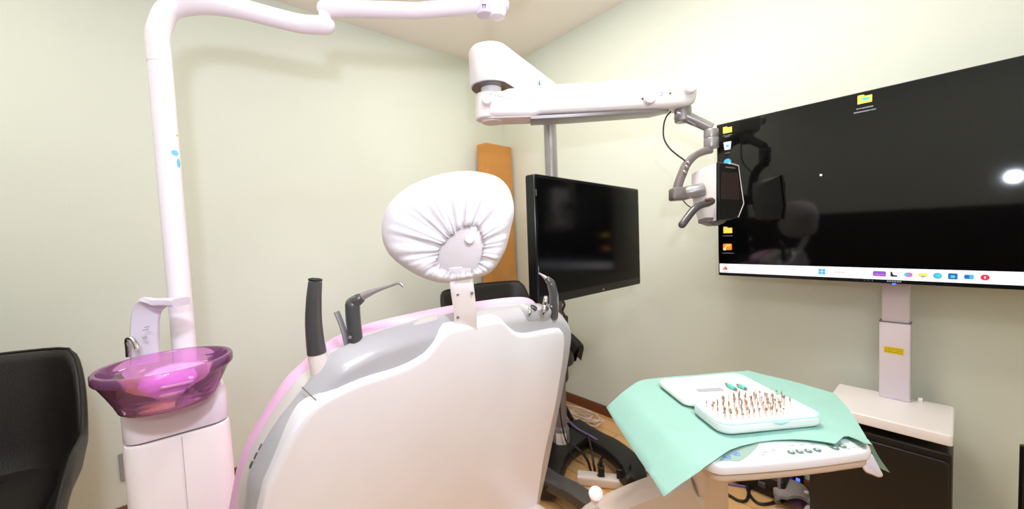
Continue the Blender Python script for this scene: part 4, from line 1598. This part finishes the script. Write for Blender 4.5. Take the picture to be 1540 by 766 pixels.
# ---------------------------------------------------------------- bur case
ZC = ZS + 0.0035
c0, c1, d0, d1 = 0.070, 0.292, 0.072, 0.186
ccx, ccy = (c0 + c1) / 2, (d0 + d1) / 2
bcase = empty('bur_case', tp(ccx, ccy, ZC), 'open white plastic bur case with mint gasket lying on the mint sheet', 'instrument case')
ol = rrect(c1 - c0, d1 - d0, 0.028, 8)
HB = 0.021
m = MB()
m.slab(ol, tp(ccx, ccy, ZC), TA, TB, Z, [(0.010, 0), (0.004, 0.001), (0.0012, 0.004), (0, 0.009), (0, HB - 0.0035), (0.0015, HB - 0.002)])
body = m.build('tray_body', M['white'], bcase)
m = MB()
m.slab(ol, tp(ccx, ccy, ZC), TA, TB, Z, [(0.0015, HB - 0.002), (0.0005, HB - 0.0012), (0.001, HB), (0.004, HB + 0.0008), (0.006, HB)], False, False)
m.build('gasket', M['mintrim'], bcase)
m = MB()
m.slab(ol, tp(ccx, ccy, ZC), TA, TB, Z, [(0.005, HB - 0.001), (0.0055, HB + 0.001), (0.008, HB + 0.0015), (0.013, HB + 0.0013), (0.0145, HB - 0.0002), (0.016, HB - 0.0002)])
blk = m.build('bur_block', M['white'], bcase)
m = MB()
m.sweep([tp(ccx - 0.004, d0 - 0.0005, ZC + HB - 0.0025), tp(ccx + 0.012, d0 - 0.0025, ZC + HB - 0.004), tp(ccx + 0.028, d0 - 0.0005, ZC + HB - 0.0025)], [0.001, 0.005, 0.001], [0.002, 0.003, 0.002], Z, 12, 3)
m.build('thumb_catch', M['mintrim'], body)
# lid, folded back flat
l0, l1, b0, b1 = 0.068, 0.296, 0.194, 0.338
lx, ly = (l0 + l1) / 2, (b0 + b1) / 2
ol = rrect(l1 - l0, b1 - b0, 0.026, 8)
HL = 0.014
m = MB()
m.slab(ol, tp(lx, ly, ZC), TA, TB, Z, [(0.012, 0), (0.004, 0.001), (0, 0.005), (0, HL - 0.002), (0.0006, HL - 0.0006), (0.002, HL), (0.004, HL - 0.0006), (0.005, HL - 0.004), (0.008, HL - 0.005)])
lid = m.build('lid', M['white'], bcase)
for k in (-0.055, 0.055):
    m = MB()
    m.cyl(tp(ccx + k - 0.016, (d1 + b0) / 2, ZC + 0.011), tp(ccx + k + 0.016, (d1 + b0) / 2, ZC + 0.011), 0.0042, 14)
    m.build('hinge', M['white'], bcase)
ZL = ZC + HL - 0.005
m = MB()
g = [pt(1046, 585.5, ZL), pt(1051, 590.5, ZL), pt(1090, 588.5, ZL), pt(1083, 583.5, ZL)]
m.slab(g, T0, TA, TB, Z, [(0, ZL - 0.0005), (0, ZL + 0.0006)])
m.build('grey_label', M['greylabel'], lid)


def brush(x0, y0, x1, y1, dark, label):
    a, b = onp(x0, y0, 2, ZL + 0.0055), onp(x1, y1, 2, ZL + 0.005)
    d = b - a
    t = empty('polishing_tip', V(((a.x + b.x) / 2, (a.y + b.y) / 2, ZL + 0.0006)), label, 'dental tool')
    m = MB()
    ln = d.length
    m.lathe([(0.0040, 0), (0.0048, 0.002), (0.0048, ln * 0.5), (0.003, ln * 0.62), (0.0012, ln * 0.66)], a + d * 0.25, d, 14)
    m.build('grip', M['teal'], t)
    m = MB()
    m.lathe([(0.0026, 0), (0.0034, 0.002), (0.0034, ln * 0.3), (0.002, ln * 0.36)], a - d * 0.05, d, 14)
    m.build('tip', M['bronze'], t)
    m = MB()
    m.lathe([(0.0032, 0), (0.0036, 0.003), (0.002, ln * 0.22)], b - d * 0.12, d, 14)
    m.build('end', M['button'], t)


brush(1092, 577.5, 1107, 586, 0, 'teal gripped polishing tip with tan end in the case lid, nearer the grey label')
brush(1109, 579, 1122, 585, 1, 'teal polishing tip with dark end in the case lid, farther from the grey label')

# burs: four shapes, copied
GR = 'steel burs in the white case'
LB = 'slender steel bur standing upright in the open white bur case'


def make_bur(kind):
    m = MB()
    H_ = 0.0155
    sh = [(0.00085, -0.004), (0.00085, H_ * 0.55), (0.0006, H_ * 0.62)]
    if kind == 0:
        hd_ = [(0.0011, H_ * 0.66), (0.0013, H_ * 0.9), (0.0010, H_ * 1.15), (0.0002, H_ * 1.25)]
    elif kind == 1:
        hd_ = [(0.0006, H_ * 0.95), (0.0014, H_ * 1.0), (0.0018, H_ * 1.08), (0.0014, H_ * 1.17), (0.0002, H_ * 1.2)]
    elif kind == 2:
        hd_ = [(0.0005, H_ * 0.8), (0.0009, H_ * 0.85), (0.0005, H_ * 1.25), (0.0001, H_ * 1.45)]
    else:
        hd_ = [(0.0014, H_ * 0.7), (0.0022, H_ * 0.74), (0.0022, H_ * 1.0), (0.0018, H_ * 1.02), (0.0002, H_ * 1.03)]
    m.lathe(sh + hd_[:1], V((0, 0, 0)), Z, 8)
    # collar near the block
    m.lathe([(0.0009, 0.001), (0.0014, 0.0015), (0.0014, 0.0035), (0.0009, 0.004)], V((0, 0, 0)), Z, 8)
    sh_o = m.build('dental_bur', M['steel'], None)
    m = MB()
    bb_ = WLOC[sh_o]
    m.lathe(hd_, V((0, 0, 0)), Z, 8)
    hd_o = m.build('bur_head', M['bronze'] if kind in (0, 1, 3) else M['chrome'], sh_o)
    tag(sh_o, LB, 'dental bur', GR)
    return sh_o, hd_o


protos = [make_bur(k) for k in range(4)]
used = [False] * 4
nb = 0
for j in range(8):
    for i in range(15):
        l = c0 + 0.022 + i * (c1 - c0 - 0.050) / 14 + random.uniform(-.0015, .0015) + (0.006 if j % 2 else 0)
        b = d0 + 0.022 + j * (d1 - d0 - 0.044) / 7 + random.uniform(-.0015, .0015)
        if (i >= 11 and j < 3) or (i == 14 and j < 5) or (i < 2 and j == 7) or random.random() < 0.06:
            continue
        k = random.choice((0, 0, 0, 1, 2, 2, 3))
        so, ho = protos[k]
        if used[k]:
            s2_, h2_ = so.copy(), ho.copy()
            COL.objects.link(s2_)
            h2_.parent = s2_
            COL.objects.link(h2_)
        else:
            s2_, h2_ = so, ho
            used[k] = True
        zsc = random.choice((0.75, 0.9, 1.0, 1.0, 1.15, 1.3)) * 1.02
        s2_.location = tp(l, b, ZC + HB - 0.001 - 0.0035 * zsc)
        s2_.rotation_euler = (random.uniform(-.05, .05), random.uniform(-.05, .05), random.uniform(0, 6))
        s2_.scale = (1.15, 1.15, zsc)
        nb += 1

# ---------------------------------------------------------------- things on the floor


def fl_(x, y, z=0.008):
    return onp(x, y, 2, z)


def cable(name, pts, r, mt, label, z=None):
    P = []
    for p in pts:
        P.append(fl_(p[0], p[1], p[2] if len(p) > 2 else r))
    m = MB()
    m.tube(crom(P, 7), r, 8)
    return tag(m.build(name, M[mt]), label, 'cable')


# coil of cream cable by the baseboard
m = MB()
cc_ = fl_(872, 632, 0.012)
pp = []
random.seed(11)
for i in range(90):
    a = i / 90 * 2 * PI * 6
    k = 1 + 0.25 * math.sin(i * 0.9)
    pp.append(cc_ + V((0.125 * k * math.cos(a) + 0.02 * math.sin(a * .37), 0.05 * k * math.sin(a), 0.012 + 0.05 * abs(math.sin(i * 0.31)) * (0.5 + 0.5 * math.sin(i * .17)))))
pp = [V((p.x, min(p.y, -0.03), max(p.z, 0.006))) for p in pp]
m.tube(crom(pp, 3), 0.0042, 8)
tag(m.build('cable_coil', M['whitecable']), 'loose coil of cream cable on the floor against the baseboard', 'cable')
cable('network_cable', [(852, 630, .12), (868, 645, .115), (888, 656, .11), (906, 668, .09), (918, 684, .05), (926, 700, .012), (950, 706, .006), (1000, 716, .006), (1085, 727, .006), (1120, 732, .006), (1150, 734, .006), (1172, 728, .006)], 0.0052, 'purple', 'purple network cable running from the microscope base across the floor')
cable('power_cable', [(884, 655, .11), (890, 680, .1), (893, 700, .06), (897, 716, .01), (905, 722, .006), (935, 716, .006), (975, 722, .006), (1030, 735, .006), (1085, 741, .006), (1110, 753, .006), (1123, 752, .006), (1127, 735, .006), (1128, 722, .03)], 0.006, 'cable', 'black cable hooking up to the dark box behind the tray post')
cable('power_cable', [(1126, 722, .03), (1124, 735, .006), (1130, 748, .006), (1142, 758, .006), (1160, 757, .006), (1178, 748, .006)], 0.006, 'cable', 'black cable looping from the dark box towards the foot control')
cable('power_cable', [(858, 668, .12), (872, 678, .12), (884, 694, .06), (890, 712, .01), (902, 716, .05)], 0.006, 'cable', 'black cable dropping from the pole base to the power strip')
cable('power_cable', [(900, 700, .06), (905, 690, .05), (918, 676, .08), (935, 672, .09), (950, 680, .06), (960, 700, .01), (962, 720, .006)], 0.0055, 'cable', 'black cable arching over the far bar of the pole base')

# power strip with plugs
c = fl_(915, 724, 0.02)
ax_ = (fl_(945, 729, 0) - fl_(885, 722, 0)).normalized()
ay_ = Z.cross(ax_)
ps = empty('power_strip', V((c.x, c.y, 0)), 'cream power strip with black plugs on the wooden floor', 'power strip')
m = MB()
m.box(V((c.x, c.y, 0.0215)), 0.14, 0.03, 0.0215, U=ax_, W=ay_, N=Z, r=0.01)
m.build('housing', M['warmwhite'], ps)
for k in (-0.03, 0.05, 0.095):
    m = MB()
    m.box(V((c.x, c.y, 0.065)) + ax_ * k, 0.014, 0.016, 0.022, U=ax_, W=ay_, N=Z, r=0.005)
    m.tube([V((c.x, c.y, 0.085)) + ax_ * k, V((c.x, c.y, 0.11)) + ax_ * (k + 0.004)], [0.007, 0.004], 10)
    m.build('plug', M['black'], ps)

# dark box behind the tray
c = fl_(1143, 716, 0.04)
ab = empty('control_box', V((c.x, c.y, 0)), 'small dark box with cables on the floor under the tray', 'electronics')
m = MB()
m.box(V((c.x, c.y, 0.045)), 0.11, 0.07, 0.045, r=0.012)
m.build('casing', M['black'], ab)
for k in (-0.06, 0.03):
    m = MB()
    m.box(V((c.x + k, c.y - 0.07, 0.05)), 0.014, 0.012, 0.012, r=0.004)
    m.build('connector', M['darkgrey'], ab)
c = fl_(1205, 716, 0.05)
rt_ = empty('network_box', V((c.x, c.y, 0)), 'slim upright dark box with a blue light beside the black cabinet', 'electronics')
m = MB()
m.box(V((c.x, c.y, 0.07)), 0.018, 0.05, 0.07, r=0.006)
m.build('casing', M['black'], rt_)
m = MB()
m.box(V((c.x, c.y - 0.051, 0.055)), 0.007, 0.002, 0.006, r=0.001)
m.build('blue_light', M['blueled'], rt_)
m = MB()
m.box(V((c.x + 0.006, c.y - 0.051, 0.115)), 0.005, 0.003, 0.006, r=0.001)
m.build('yellow_plug', M['yellow'], rt_)

# foot control
fc0 = fl_(1192, 802, 0.03)
ft = empty('foot_control', V((fc0.x, fc0.y, 0)), 'beige domed foot control with grey curved pedal on the floor below the tray', 'foot control')
m = MB()
m.lathe([(0.12, 0), (0.125, 0.01), (0.12, 0.03), (0.10, 0.05), (0.065, 0.064), (0.03, 0.07), (0.002, 0.071)], V((fc0.x, fc0.y, 0)), Z, 40)
m.build('dome', M['spittoon'], ft)
q = V((fc0.x, fc0.y, 0))
dp = 1.58
A1 = [(1163, 742), (1161, 733), (1165, 726), (1174, 723), (1186, 723), (1200, 727), (1212, 735), (1221, 747), (1232, 761)]
A2 = [(1170, 750), (1176, 749), (1184, 750), (1192, 748), (1200, 748), (1208, 750), (1215, 755), (1222, 759), (1231, 763)]
m = MB()
ra_ = crom([at(x, y, dp + 0.05) for x, y in A1], 4)
rb_ = crom([at(x, y, dp - 0.06 + 0.004 * i) for i, (x, y) in enumerate(A2)], 4)
rings = []
for a, b in zip(ra_, rb_):
    sec = []
    up_ = Z * 0.006
    for k in range(9):
        t_ = k / 8
        sec.append(a.lerp(b, t_) + Z * (-0.016 * math.sin(PI * t_) * 1.0) + up_)
    for k in range(8, -1, -1):
        t_ = k / 8
        sec.append(a.lerp(b, t_) + Z * (-0.016 * math.sin(PI * t_) * 1.0) - up_)
    rings.append(sec)
m.loft(rings)
pd = m.build('pedal', M['pedal'], ft, angle=50)
m = MB()
m.cyl(at(1211, 741, dp - 0.012), at(1211, 741, dp - 0.012) - FW * 0.012 + Z * 0.008, 0.006, 14)
m.build('pin', M['white'], pd)
m = MB()
ptop = at(1169, 748, dp - 0.02)
m.cyl(V((ptop.x, ptop.y, 0.03)), ptop, 0.011, 16)
m.build('stem', M['midgrey'], ft)
m = MB()
ptop = at(1172, 722, dp + 0.02)
m.cyl(V((ptop.x, ptop.y, 0.04)), ptop + Z * 0.09, 0.007, 14)
m.build('lift_rod', M['silver'], ft)

# socket plate low on the left wall, behind the spittoon column
so_c = onp(187, 702, 0, 0.004)
so = empty('wall_socket', V((0.0, so_c.y + 0.02, so_c.z - 0.06)), 'pale socket plate low on the left wall behind the spittoon column', 'wall socket')
m = MB()
m.box(V((0.004, so_c.y + 0.02, so_c.z)), 0.035, 0.06, 0.004, U=Y, W=Z, N=X, r=0.006)
m.build('plate', M['greylabel'], so)
m = MB()
m.box(V((0.009, so_c.y + 0.02, so_c.z)), 0.012, 0.03, 0.0015, U=Y, W=Z, N=X, r=0.003)
m.build('outlet', M['neck'], so)

# thin black stand at the right edge
e = onp(1541.5, 700, 1, -0.16)
ls = empty('tripod_stand', V((e.x, e.y, 0)), 'thin black stand with a clamp knob at the right edge by the wall', 'stand')
m = MB()
zt_ = onp(1541, 671, 1, -0.16).z
m.tube([V((e.x, e.y, 0.0)), V((e.x, e.y, zt_ - 0.15)), V((e.x, e.y, zt_))], 0.0105, 14)
m.build('pole', M['black'], ls)
m = MB()
kz = onp(1536, 728, 1, -0.16)
m.cyl(V((e.x + 0.012, e.y, kz.z)), V((kz.x, e.y, kz.z - 0.002)), 0.012, 14)
m.build('clamp_knob', M['black'], ls)
for k in range(3):
    a = R(90 + 120 * k + 150)
    m = MB()
    m.tube([V((e.x, e.y, 0.16)), V((e.x + 0.11 * math.cos(a), e.y + 0.11 * math.sin(a), 0.008))], 0.007, 10)
    m.build('leg', M['black'], ls)

# ---------------------------------------------------------------- lights


def light(kind, name, loc, energy, col=(1, 1, 1), target=None, **kw):
    d = bpy.data.lights.new(name, kind)
    d.energy = energy
    d.color = col
    for k, v in kw.items():
        setattr(d, k, v)
    o = bpy.data.objects.new(name, d)
    COL.objects.link(o)
    o.location = loc
    if target is not None:
        o.rotation_euler = (V(target) - V(loc)).to_track_quat('-Z', 'Y').to_euler()
    return o


# flash beside and above the camera, its dome turned up to the ceiling (it is the bright spot in the large screen)
fpos = V((2.511, -2.035, 1.353))
light('SPOT', 'camera_flash', fpos, FLASH, (0.94, 0.99, 1.18), fpos + V((-0.34, 0.17, ELEV)), spot_size=R(178), spot_blend=1.0, shadow_soft_size=0.028)
# unseen ceiling lamps; the last two are added fill for tray, floor and chair
for (x, y), e, lc in zip(LAMPS, CEIL, LAMPC):
    light('AREA', 'ceiling_lamps_and_fill', (x, y, H - 0.012), e, lc, (x, y, 0), shape='DISK', size=0.5)

# added fill spot, not a known fixture, brightening the chair back and foreground
light('SPOT', 'chair_fill_spot', (3.1, -2.0, H - 0.03), FILLSPOT, (0.94, 0.98, 1.14), (1.6, -1.5, 0.75), spot_size=R(64), spot_blend=0.8, shadow_soft_size=0.12)

w = bpy.data.worlds.new('room_world')
SC.world = w
w.use_nodes = True
w.node_tree.nodes['Background'].inputs['Color'].default_value = (0.9, 0.93, 1, 1)
w.node_tree.nodes['Background'].inputs['Strength'].default_value = 0.02

# ---------------------------------------------------------------- camera and view
cd = bpy.data.cameras.new('camera')
cd.sensor_width = 36
cd.lens = FL * 36 / 1540
cd.clip_start = 0.02
cd.dof.use_dof = True
cd.dof.focus_distance = 0.83
cd.dof.aperture_fstop = 5.6
co = bpy.data.objects.new('camera', cd)
COL.objects.link(co)
co.matrix_world = Matrix(((RT.x, UP.x, -FW.x, CAM.x), (RT.y, UP.y, -FW.y, CAM.y), (RT.z, UP.z, -FW.z, CAM.z), (0, 0, 0, 1)))
SC.camera = co
SC.view_settings.view_transform = 'Standard'
SC.view_settings.look = 'None'
SC.view_settings.gamma = 1
SC.view_settings.use_curve_mapping = False
SC.view_settings.exposure = EXPO
cy = SC.cycles
cy.max_bounces = 8
cy.diffuse_bounces = 5
cy.glossy_bounces = 4
cy.transparent_max_bounces = 16
cy.transmission_bounces = 6
cy.caustics_reflective = False
cy.caustics_refractive = False
cy.sample_clamp_indirect = 6
cy.use_denoising = True
try:
    cy.denoiser = 'OPENIMAGEDENOISE'
except Exception:
    pass
